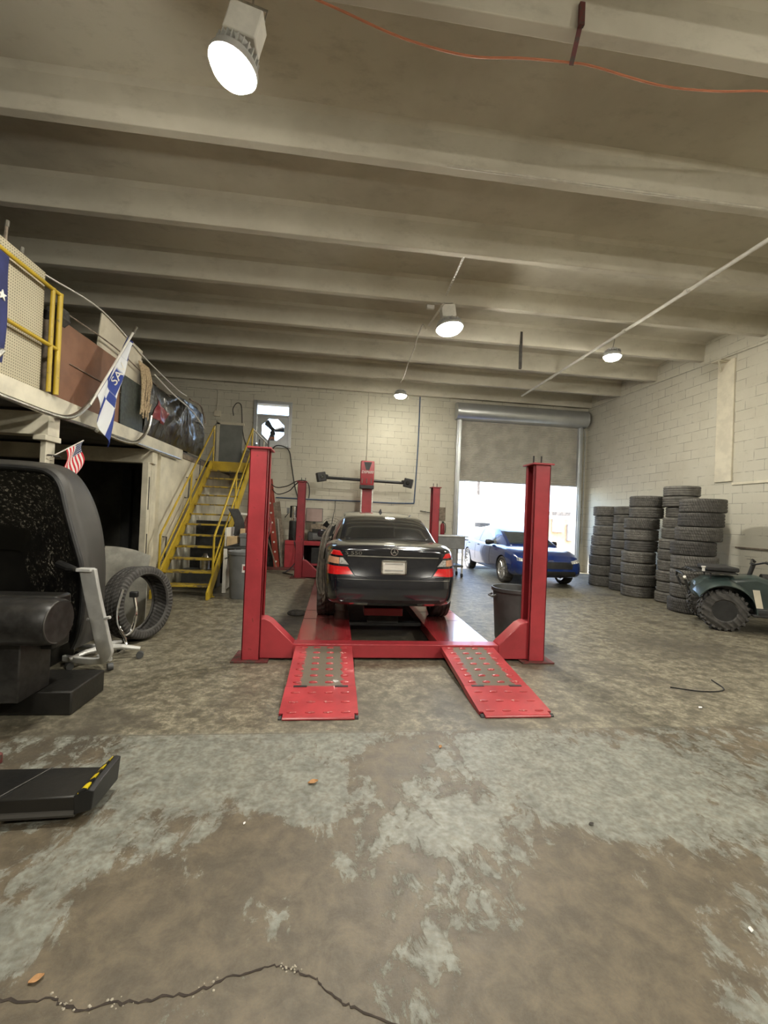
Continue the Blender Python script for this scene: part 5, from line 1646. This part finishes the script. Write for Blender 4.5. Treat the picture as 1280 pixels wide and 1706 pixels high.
B().tube(spline([(-3.09, 5.0, 3.62), (-3.09, 6.2, 3.66), (-3.09, 7.2, 3.58), (-3.09, 8.7, 3.50)], 5), .010, 6).build('guard_rope', 'wood_grey', cat='rope', label='dark rope stretched across the brown and white boards')
from mathutils import noise as mn
def wrap(u, v):
    y = lerp(7.22, 10.1, u)
    top = 3.66 - .16 * sin(u * pi * 2.0) * .5 - .05 * abs(sin(u * 7.0))
    z = lerp(2.67, top, v)
    r = 0.0
    for sc, am in ((1.3, .07), (3.2, .030), (8.5, .008)):
        q = Vector((y * sc, z * sc * .8 + y * .9, sc))
        r += am * (1 - 2.2 * abs(mn.noise(q)))
    # folds fanning out from the point where the strap gathers the plastic
    dy, dz = y - 8.7, z - 3.6
    a = math.atan2(dy, -dz + .02)
    r += .05 * abs(sin(a * 8)) * math.exp(-(dy * dy + dz * dz) * 1.3)
    return (-3.12 + r * (.4 + .6 * sin(v * pi)) + .05 * sin(v * pi), y, z)
pw = B().sheet(wrap, 220, 64, .004).build('plastic_wrap', 'film', cat='plastic sheet', label='crinkled shiny black plastic sheet draped along the mezzanine edge')
def redpatch(u, v):
    p = wrap(.045 + .17 * u + .05 * v, .30 + .45 * v * (1 - .4 * u))
    return (p[0] + .010, p[1], p[2])
B().sheet(redpatch, 60, 40, .003).build('red_patch', 'red_cloth', pw, 'dull red patch on the plastic')
B().tube(spline([(-3.0, 7.3, 3.64), (-2.99, 8.0, 3.55), (-2.99, 8.6, 3.52), (-2.99, 9.2, 3.48), (-3.0, 10.05, 3.3)], 5), .012, 6).build('tie_strap', 'white', pw)
B().box(-3.6, -3.3, 8.2, 9.9, 2.645, 3.5).build('wrapped_crate', 'cloth_dark', cat='crate', label='dark crate on the mezzanine behind the black plastic sheet')
B().tube(spline([(-3.04, 9.1, 3.72), (-3.0, 9.6, 3.74), (-3.05, 10.0, 3.7), (-3.02, 10.15, 3.45)], 5), .02, 6).build('branch_stick', 'wood_grey', cat='stick', label='bent pale stick poking up over the black plastic sheet')
tl_ = thing('tool_bundle', 'few tools with bright tips poking up behind the pegboard', 'tools', (-3.25, 4.5, 3.7))
for k, (y, z) in enumerate(((4.30, 4.12), (4.42, 4.15), (4.62, 4.02))):
    B().tube([(-3.22, y - .03, 3.0), (-3.2, y, z)], .014, 6).build('tool_handle', 'wood_grey', tl_)
    B().cyl((-3.2, y, z - .06), (-3.198, y + .003, z), .018, 8).build('tool_tip', 'steel', tl_)
B().lathe([(0, 0), (.10, .0), (.13, .08), (.08, .18), (0, .2)], 14, RotM((-3.2, 5.15, 3.50), 0, radians(20))).build('cloth_bundle', 'cloth_dark', cat='cloth', label='grey cloth bundle resting on top of the brown hardboard')
B().box(-3.30, -3.14, 5.06, 5.3, 2.645, 3.5).build('shelf_box', 'wood_grey', cat='box', label='brown box behind the brown hardboard under the cloth bundle')

# steel pipes hooked under the mezzanine edge
def pipe(pts, label, r=.026):
    B().tube(spline(pts, 6), r, 10).build('steel_pipe', 'steel', cat='pipe', label=label)
pipe([(-2.98, 3.2, 2.43), (-2.98, 4.1, 2.43), (-2.98, 4.75, 2.42), (-2.97, 5.05, 2.44), (-2.95, 5.24, 2.53), (-2.92, 5.36, 2.66), (-2.90, 5.46, 2.80)], 'bent steel pipe with its end turned up into the checked flag')
pipe([(-2.99, 5.7, 2.42), (-2.99, 6.3, 2.40), (-2.98, 6.7, 2.44), (-2.97, 6.95, 2.58), (-2.96, 7.08, 2.74), (-2.96, 7.15, 2.94)], 'second bent steel pipe turning up before the plastic wrap')
B().tube([(-3.04, 5.0, 2.44), (-3.04, 6.9, 2.45), (-3.04, 8.7, 2.45)], .022, 8).build('steel_pipe', 'steel', cat='pipe', label='straight steel pipe running under the mezzanine edge')
B().tube(spline([(-2.98, 3.5, 3.0 - .45), (-2.98, 4.0, 2.72), (-2.97, 4.12, 2.82)], 5), .026, 10).build('steel_pipe', 'steel', cat='pipe', label='short pipe end rising below the navy banner')

# checked flag on a pole
fg = thing('checked_flag', 'blue and white checked flag on a slanting pole at the mezzanine edge', 'flag', (-2.9, 5.5, 2.7))
FA, FB = Vector((-2.90, 5.36, 2.66)), Vector((-2.80, 6.12, 3.86))
B().tube([FA, FA.lerp(FB, 1.0)], .014, 8).build('pole', 'white', fg)
B().tube([FA.lerp(FB, .97), FA.lerp(FB, 1.06)], .02, 8).build('pole_tip', 'steel', fg)
def flagf(u, v):
    # u runs along the pole from its foot, v hangs away from it, gathered into folds
    p = FA.lerp(FB, lerp(.16, .93, u))
    ln = (.80 * (1 - u) + .16) if u > .12 else .55
    w = lerp(.62, .12, u ** .8)
    return (p.x - .02 + .05 * sin(v * 9 + u * 4) * (.35 + v), p.y + (w * .42) * v + .03 * sin(u * 12) * v, p.z - w * 1.02 * v - .03 * sin(v * pi) + .02 * sin(u * 9) * v)
fc = B().sheet(flagf, 30, 22, .004).build('cloth', 'checks', fg)
tx_ = B().text('SAV', 1.0, .02, Matrix.Identity(4))
tx_.v = [Vector(flagf(.56 + p.x * .15, .46 - p.y * .26)) + Vector((.012 + p.z * .2, -.004, 0)) for p in tx_.v]
tx_.build('lettering', 'white', fc, smooth=0)

us = thing('small_flag', 'small stars and stripes flag tied to the white mezzanine post', 'flag', (-2.95, 5.12, 1.8))
UA, UB = Vector((-3.06, 5.0, 2.0)), Vector((-2.86, 5.2, 2.22))
B().tube([UA, UB], .007, 6).build('stick', 'white', us)
B().sheet(lambda u, v: tuple(UA.lerp(UB, .42 + .56 * v) + Vector((.02 * sin(u * 7 + v * 3), .015 * u, -.36 * u * (1 - .15 * v) + .0 * v))), 14, 12, .003).build('cloth', 'usflag', us)
B().tube([(-3.065 + .04 * cos(a), 5.035 + .085 * sin(a), 2.01) for a in [2 * pi * k / 16 for k in range(16)]], .006, 5, closed=True).build('tie_wire', 'cable_black', us)
B().bar((-2.98, 5.05, 1.86), (-2.93, 5.22, 1.74), .03, .02).build('wall_bracket', 'wood_grey', cat='bracket', label='small bracket sticking out of the white post below the small flag')

# ------------------------------------------------------------------ wheel balancer at the left edge
wb = thing('wheel_balancer', 'big black wheel balancing machine with grimy rounded wheel guard', 'wheel balancer', (-2.7, 3.9, 0))
HR = [
    (3.30, [(-3.2, 1.72), (-2.6, 1.74), (-2.15, 1.735), (-2.03, 1.71), (-1.96, 1.63), (-1.91, 1.46), (-1.85, 1.26), (-1.79, 1.06), (-1.765, .85), (-1.78, .60), (-1.82, .38)]),
    (3.34, [(-3.2, 1.75), (-2.6, 1.77), (-2.14, 1.765), (-2.01, 1.74), (-1.93, 1.65), (-1.88, 1.47), (-1.82, 1.27), (-1.765, 1.06), (-1.745, .85), (-1.76, .60), (-1.80, .38)]),
    (3.60, [(-3.2, 1.80), (-2.6, 1.81), (-2.25, 1.80), (-2.10, 1.77), (-1.99, 1.69), (-1.89, 1.52), (-1.82, 1.30), (-1.785, 1.05), (-1.78, .80), (-1.79, .55), (-1.81, .36)]),
    (3.76, [(-3.2, 1.80), (-2.65, 1.81), (-2.38, 1.79), (-2.23, 1.75), (-2.11, 1.64), (-2.01, 1.46), (-1.95, 1.24), (-1.93, 1.02), (-1.93, .80), (-1.94, .55), (-1.95, .36)]),
    (3.90, [(-3.2, 1.75), (-2.75, 1.75), (-2.54, 1.73), (-2.40, 1.66), (-2.28, 1.54), (-2.19, 1.36), (-2.14, 1.16), (-2.12, 1.0), (-2.12, .80), (-2.12, .55), (-2.12, .36)]),
]
HR = [(y * 1.25, [(x * 1.25, 1.5 + (max(z, .47) - 1.5) * 1.25) for x, z in P]) for y, P in HR]
def hood(u, v, ins=0.0):
    k = min(int(v * 4), 3)
    t_ = v * 4 - k
    a_, b_ = HR[k], HR[k + 1]
    s_ = u * 10
    i = min(int(s_), 9)
    q = s_ - i
    def sm(R):
        P = [R[1][max(0, min(10, i + d))] for d in (-1, 0, 1, 2)]
        f = lambda p0, p1, p2, p3: .5 * (2 * p1 + (p2 - p0) * q + (2 * p0 - 5 * p1 + 4 * p2 - p3) * q * q + (p3 + 3 * p1 - p0 - 3 * p2) * q ** 3)
        return f(*[p[0] for p in P]), f(*[p[1] for p in P])
    xa, za = sm(a_); xb, zb_ = sm(b_)
    x, z = lerp(xa, xb, t_), lerp(za, zb_, t_)
    cx0, cz0 = -3.4, .6
    return (x + (cx0 - x) * ins, lerp(a_[0], b_[0], t_), z + (cz0 - z) * ins)
gd = B().sheet(lambda u, v: hood(u, v), 60, 24, .02).build('wheel_guard', 'hood_grey', wb, smooth=50)
def bowl(u, v):
    p = hood(u, 0.0, .03 + .62 * v)
    return (p[0], p[1] + .03 + .50 * v ** .8, p[2])
B().sheet(bowl, 60, 20, .008).build('guard_lining', 'grime', gd, 'grease spattered inside of the guard', smooth=50)
B().tube([Vector(hood(k / 60, 0.0)) + Vector((0, -.005, 0)) for k in range(61)], .024, 8).build('guard_rim', 'black', gd)
B().box(-4.0, -2.80, 4.70, 4.76, .3, 1.62).build('back_plate', 'grime_dark', wb, bevel=.02)
b = B().tube(spline([(-2.98, 4.64, 1.5), (-2.86, 4.62, 1.30), (-2.82, 4.62, 1.0), (-2.86, 4.62, .75)], 6), .01, 6).build('groove_line', 'hood_grey', wb)
tr_ = B()
rg = []
for x, q in ((-3.3, 1), (-1.90, 1), (-1.83, .97), (-1.81, .9)):
    rg.append([(x, 3.12 + .175 * q * cos(a), .705 + .165 * q * (sin(a) if abs(sin(a)) < .8 else .8 * (1 if sin(a) > 0 else -1) + (sin(a) - .8 * (1 if sin(a) > 0 else -1)) * .6)) for a in [2 * pi * k / 36 for k in range(36)]])
tr_.loft(rg)
dm = tr_.build('weight_tray_drum', 'grime_few', wb, smooth=50)
B().tube([(-1.812, 3.12 + .16 * cos(a), .705 + .14 * sin(a)) for a in [pi * .55 + pi * .9 * k / 20 for k in range(21)]], .006, 6).build('end_trim', 'hood_grey', dm)
B().box(-3.3, -1.93, 3.28, 3.46, .46, .84).build('side_case', 'grime_dark', wb, bevel=.02)
B().box(-2.27, -2.02, 3.08, 3.40, .17, .56).build('pedestal', 'grime_few', wb, bevel=.01)
B().box(-3.3, -2.52, 3.40, 4.6, .0, .62).build('cabinet', 'grime_dark', wb, bevel=.01)
B().box(-2.62, -1.80, 3.28, 3.72, .0, .17).build('foot', 'grime_dark', wb, bevel=.012)
B().tube([(-2.42, 4.12, .96), (-2.28, 4.03, .935), (-2.22, 4.02, .93)], [.035, .035, .02], 10).build('guard_pivot', 'black', wb)
B().tube([(-2.24, 4.02, .93), (-2.13, 3.98, .92)], .018, 10).build('pivot_pin', 'steel', wb)
bxw = B().box(-2.55, -2.20, 2.86, 3.0, .0, .19).build('white_carton', 'white', cat='box', label='small white carton on the floor before the balancing machine', bevel=.006)
B().box(-2.5, -2.22, 2.852, 2.862, .06, .10).build('printed_band', 'cable_blue', bxw)
B().prism([(-2.08, 2.55), (-1.86, 2.60), (-1.83, 2.70), (-1.95, 2.76), (-2.08, 2.72)], 0, .06, 'XY').build('red_wedge', 'rust_red', cat='wedge', label='dark red metal wedge on the floor behind the striped platform', bevel=.008)

pf_ = thing('wheel_lift_platform', 'low black platform with a yellow striped turned up end', 'platform', (-1.7, 2.25, 0))
B().prism([(-2.7, 2.42), (-1.40, 2.42), (-1.50, 2.16), (-1.64, 1.93), (-2.7, 1.93)], .02, .125, 'XY').build('deck', 'grime_dark', pf_, bevel=.008)
B().prism([(-1.40, 2.42), (-1.15, 2.42), (-1.15, 2.18), (-1.49, 2.16)], .05, .125, 'XY').build('end_deck', 'grime_dark', pf_, bevel=.006)
B().tube([(-1.47, 2.165, .05), (-1.16, 2.185, .045)], .018, 8).build('edge_tube', 'hood_grey', pf_)
B().tube([(-1.40, 2.42, .128), (-1.50, 2.16, .128), (-1.66, 1.90, .128)], .003, 6).build('seam', 'hood_grey', pf_)
lip = B().loft([[(-1.16, y, z0), (-1.085, y, z0 + .02), (-1.075, y, z1), (-1.10, y, z1 + .005), (-1.165, y, .126)] for y, z0, z1 in ((2.175, .04, .15), (2.25, .03, .165), (2.43, .03, .175))]).build('turned_up_end', 'black', pf_, bevel=.004)
B().loft([[(-1.150, y, .139), (-1.108, y, z1 + .009), (-1.108, y, z1 + .003), (-1.150, y, .131)] for y, z1 in ((2.18, .152), (2.25, .165), (2.42, .174))]).build('warning_stripes', 'hazard', lip, smooth=0, origin=(-1.13, 2.3, .14))
B().box(-2.6, -1.6, 2.0, 2.36, 0, .02).build('base_plate', 'grime_dark', pf_)

# ------------------------------------------------------------------ stripped office chair, big tyre, car panel
oc = thing('office_chair', 'stripped office chair, bare cast aluminium frame on casters', 'chair', (-2.15, 4.42, 0))
hub = Vector((-2.15, 4.42, .10))
B().lathe([(0, 0), (.05, 0), (.055, .03), (.04, .09), (.028, .10), (.028, .20), (0, .20)], 20, Matrix.Translation(hub + Vector((0, 0, -.03)))).build('hub', 'aluminium', oc)
for k in range(5):
    a = radians(-55 + 72 * k)
    d = Vector((cos(a), sin(a), 0))
    B().tube([hub + d * .03 + Vector((0, 0, .03)), hub + d * .16 + Vector((0, 0, .025)), hub + d * .30 + Vector((0, 0, -.005))], [.03, .024, .018], 8).build('base_arm', 'aluminium', oc)
    c = hub + d * .30
    p = Vector((-d.y, d.x, 0))
    B().cyl(Vector((c.x, c.y, .033)) - p * .022, Vector((c.x, c.y, .033)) + p * .022, .033, 16).build('caster', 'grey_dark', oc)
aL = spline([(-2.06, 3.90, .95), (-2.04, 3.94, .75), (-2.01, 4.0, .5), (-1.98, 4.06, .25), (-1.98, 4.09, .17), (-2.01, 4.11, .115), (-2.08, 4.15, .09), (-2.22, 4.18, .085), (-2.42, 4.25, .085)], 4)
rgs = []
for i, p in enumerate(aL):
    t_ = (aL[min(i + 1, len(aL) - 1)] - aL[max(i - 1, 0)]).normalized()
    s_ = Vector((0, 1, 0)); n_ = t_.cross(s_).normalized()
    w_ = .062 if i < 14 else lerp(.062, .026, min(1, (i - 14) / 8))
    rgs.append([p + n_ * w_ + s_ * .022, p - n_ * w_ + s_ * .022, p - n_ * w_ - s_ * .022, p + n_ * w_ - s_ * .022])
B().loft(rgs).build('bent_arm', 'aluminium', oc, bevel=.006)
B().tube([(-2.12, 4.25, .10), (-2.0, 4.11, .12)], .02, 8).build('arm_link', 'aluminium', oc)
B().box(-2.14, -2.02, 3.86, 3.94, .93, .96).build('arm_bracket', 'aluminium', oc, bevel=.006)
B().tube([(-2.12, 4.04, .49), (-2.01, 4.0, .50), (-1.90, 3.97, .53)], .014, 6).build('tilt_lever', 'aluminium', oc)

nA = Vector((.93, -.35, .10)).normalized()
rotq = nA.to_track_quat('Z', 'Y').to_matrix().to_4x4()
bt = bpy.data.objects.new('tyre', B().lathe(tyre_profile(.405, .305, .25), 80, None, closed=True).mesh('tyre', smooth=40))
bt.data.materials.append(M['tyre_b']); COL.objects.link(bt)
bt.matrix_world = Matrix.Translation((-2.17, 5.16, .415)) @ rotq
tag(bt, 'wide black tyre standing on its tread behind the balancing machine', 'tyre')
ca = thing('chair_armrest', 'chrome chair armrest loop leaning inside the upright wide tyre', 'chair part', (-2.0, 4.6, 0))
B().tube(spline([(-2.15, 4.72, .64), (-2.19, 4.72, .45), (-2.18, 4.72, .28), (-2.11, 4.70, .18), (-2.03, 4.69, .22), (-2.0, 4.70, .40), (-2.03, 4.71, .58)], 6), .016, 8).build('loop', 'chrome', ca)
B().tube(spline([(-2.15, 4.70, .22), (-2.08, 4.67, .14), (-2.06, 4.64, .06), (-2.12, 4.62, .015)], 5), .014, 8).build('strut', 'chrome', ca)
B().box(-2.07, -1.99, 4.68, 4.73, .56, .62).build('pad', 'black', ca, bevel=.01)
cp = B()
cp.sheet(lambda u, v: (lerp(-2.85, -2.30, u) - .03 * v, 5.66 + .10 * (v if v < .75 else .75 + (v - .75) * 3.2) + .03 * sin(u * pi), .0 + (1.03 - .11 * u * u * (v > .3)) * (v if v < .8 else .8 + (v - .8) * .75)), 14, 16, .012)
cp.build('car_body_panel', 'fender', cat='car part', label='dull grey car body panel standing behind the wide black tyre')

# ------------------------------------------------------------------ quad bike
qb = thing('quad_bike', 'dark green quad bike with knobbly tyres and black rack, cut off by the frame', 'quad bike', (6.60, 5.90, 0))
qm = Matrix.Translation((6.60, 5.90, 0))
WR = .305
for x in (-.37, .37):
    for y in (-.60, .60):
        s = 1 if x > 0 else -1
        m = qm @ Matrix.Translation((x, y, WR)) @ Matrix.Rotation(s * pi / 2, 4, 'Y')
        b = B().lathe([(.15, -.10), (.17, -.125), (.25, -.125), (.285, -.10), (.295, -.05), (.297, 0), (.295, .05), (.285, .10), (.25, .125), (.17, .125), (.15, .10), (.165, .08), (.26, .10), (.27, 0), (.26, -.10), (.165, -.08)], 36, m, closed=True)
        for k in range(22):
            for r_, off in ((-.055, 0), (.055, .5)):
                a = 2 * pi * (k + off) / 22
                b.box(-.045, .045, -.016, .016, .285, .312, m @ Matrix.Rotation(a, 4, 'Z') @ Matrix.Rotation(pi / 2, 4, 'Y') @ Matrix.Translation((r_, 0, 0)) @ Matrix.Rotation(.5 * (1 if r_ > 0 else -1), 4, 'Z'))
            a = 2 * pi * (k + .25) / 22
            b.box(.098, .124, -.02, .02, .262, .292, m @ Matrix.Rotation(a, 4, 'Z') @ Matrix.Rotation(pi / 2, 4, 'Y'))
            b.box(-.124, -.098, -.02, .02, .262, .292, m @ Matrix.Rotation(a, 4, 'Z') @ Matrix.Rotation(pi / 2, 4, 'Y'))
        w = b.build('wheel', 'tyre_b', qb, smooth=40)
        rm_ = B().lathe([(.160, .105), (.152, .10), (.146, .06), (.12, .03), (.09, .035), (.07, .05), (0, .05)], 28, m).build('rim', 'black', w, smooth=40)
        B().lathe([(.045, .05), (.04, .085), (.02, .095), (0, .095)], 16, m).build('hub_cap', 'chrome', rm_)
        for k in range(4):
            a = 2 * pi * k / 4 + .4
            B().cyl(m @ Vector((.075 * cos(a), .075 * sin(a), .04)), m @ Vector((.075 * cos(a), .075 * sin(a), .065)), .013, 8).build('wheel_nut', 'chrome', rm_)
def fenderq(s, y0, sgn):
    def f(u, v):
        a = lerp(radians(152), radians(-8), u)
        x = s * lerp(.22, .54, v)
        rr = .40 - .03 * v
        return qm @ Vector((x, y0 + sgn * (rr * cos(a)), WR + .06 + rr * sin(a) - .05 * v * v))
    return f
for s in (-1, 1):
    for y0, sgn in ((.60, -1), (-.60, 1)):
        B().sheet(fenderq(s, y0, -sgn if False else sgn), 18, 6, .012).build('fender', 'atv_green', qb, smooth=60)
B().loft([[qm @ Vector((x, y, z)) for x, z in ((-w_, z0), (w_, z0), (w_ * .95, z1 - .05), (w_ * .6, z1), (-w_ * .6, z1), (-w_ * .95, z1 - .05))] for y, w_, z0, z1 in ((.92, .16, .46, .66), (.78, .26, .40, .76), (.45, .28, .34, .80), (.15, .20, .32, .84), (-.15, .18, .32, .74), (-.7, .24, .36, .74), (-.95, .2, .44, .70))]).build('body', 'atv_green', qb, bevel=.03)
B().loft([[qm @ Vector((w_ * cos(a), y, z + .06 * sin(a))) for a in [2 * pi * k / 14 for k in range(14)]] for y, w_, z in ((.05, .08, .80), (-.05, .12, .80), (-.35, .14, .76), (-.7, .15, .80), (-.82, .12, .80))]).build('seat', 'matte_black', qb, smooth=60)
for y0, y1 in ((.45, 1.0), (-.98, -.5)):
    for x in (-.40, -.24, -.08, .08, .24, .40):
        B().tube([qm @ Vector(p) for p in ((x, y0, .86), (x, y1 - .05, .86), (x, y1, .835))], .010, 6).build('rack_bar', 'black', qb)
    for y in (y0, (y0 + y1) / 2, y1 - .05):
        B().tube([qm @ Vector((-.43, y, .86)), qm @ Vector((.43, y, .86))], .012, 6).build('rack_bar', 'black', qb)
    for x in (-.2, .2):
        B().tube([qm @ Vector((x, (y0 + y1) / 2, .66)), qm @ Vector((x, (y0 + y1) / 2, .86))], .011, 6).build('rack_post', 'black', qb)
b = B().box(-.34, .34, .40, .80, .875, .945, qm).build('rack_case', 'matte_black', qb, bevel=.02)
B().lathe([(0, 0), (.02, 0), (.02, .05), (.03, .06), (.03, .08), (0, .08)], 12, qm @ Matrix.Translation((-.30, .84, .86))).build('rack_knob', 'white', qb)
b = B().tube([qm @ Vector(p) for p in ((-.30, 1.02, .55), (-.34, 1.08, .72), (-.22, 1.10, .80), (.22, 1.10, .80), (.34, 1.08, .72), (.30, 1.02, .55))], .018, 8).build('bumper_bar', 'black', qb)
B().tube([qm @ Vector((-.34, 1.08, .73)), qm @ Vector((-.40, 1.10, .76))], .022, 8).build('bumper_cap', 'white', qb)
B().tube([qm @ Vector(p) for p in ((-.40, .02, 1.02), (-.28, .08, 1.05), (-.08, .16, 1.0), (.08, .16, 1.0), (.28, .08, 1.05), (.40, .02, 1.02))], .013, 8).build('handlebar', 'black', qb)
for s in (-1, 1):
    B().cyl(qm @ Vector((s * .28, .08, 1.05)), qm @ Vector((s * .41, .015, 1.018)), .02, 10).build('grip', 'matte_black', qb)
    B().tube([qm @ Vector((s * .24, .12, 1.06)), qm @ Vector((s * .36, .13, 1.06))], .007, 6).build('brake_lever', 'chrome', qb)
    B().tube([qm @ Vector((s * .12, .60, .34)), qm @ Vector((s * .36, .60, .31))], .02, 8).build('suspension_arm', 'grey_dark', qb)
    B().tube([qm @ Vector((s * .12, -.60, .34)), qm @ Vector((s * .36, -.60, .31))], .024, 8).build('axle', 'grey_dark', qb)
B().tube([qm @ Vector((0, .2, .80)), qm @ Vector((0, .14, 1.02))], .03, 10).build('steering_post', 'black', qb)
B().sheet(lambda u, v: qm @ Vector((-.55 + .01 * v, lerp(.30, .22, u) - .05 * v, lerp(.66, .40, v))), 3, 8, .006).build('sticker', 'white_board', qb)
B().box(-.30, .30, -.35, .35, .24, .36, qm).build('floorboard', 'grey_dark', qb, bevel=.02)
for s in (-1, 1):
    B().box(min(s * .30, s * .56), max(s * .30, s * .56), -.30, .28, .27, .30, qm).build('footwell', 'matte_black', qb, bevel=.01)
qb.rotation_euler = (0, 0, radians(58.5))

# ------------------------------------------------------------------ bits on the floor
def leaf(label, x, y, s, rz, mat='leaf', nm='dry_leaf', cat='leaf'):
    m = RotM((x, y, .003), 0, 0, rz)
    b = B().sheet(lambda u, v: m @ Vector(((u - .5) * 2 * s, (v - .5) * 1.3 * s * sin(pi * min(max(u, .06), .94)), .25 * s * (2 * v - 1) ** 2 + .15 * s * u)), 8, 4, .0015)
    b.build(nm, mat, cat=cat, label=label)
leaf('curled tan leaf on the grey paint in front of the left ramp', -.06, 2.43, .028, .3)
leaf('small tan leaf on the floor between the two ramps', .75, 2.77, .018, 1.1)
leaf('brown leaf near the left end of the floor crack', -.87, 1.47, .020, .5)
leaf('tiny white scrap on the brown bare concrete', -.37, 2.13, .008, 1.3, 'paper', 'paper_scrap', 'scrap')
leaf('white scrap on the floor before the quad bike', 3.12, 3.3, .02, .4, 'paper', 'paper_scrap', 'scrap')
leaf('pale chip on the floor at the far right of the front', 1.62, 1.46, .012, .9, 'paper', 'paper_scrap', 'scrap')
B().tube(spline([(3.2, 3.72, .008), (3.45, 3.62, .008), (3.7, 3.66, .008), (3.8, 3.9, .008)], 5), .006, 5).build('wire_scrap', 'cable_black', cat='wire', label='bent piece of dark wire on the floor before the quad bike')
leaf('dark lump of dirt on the grey floor paint', 1.34, 2.03, .014, .2, 'cloth_dark', 'dirt_clod', 'dirt')
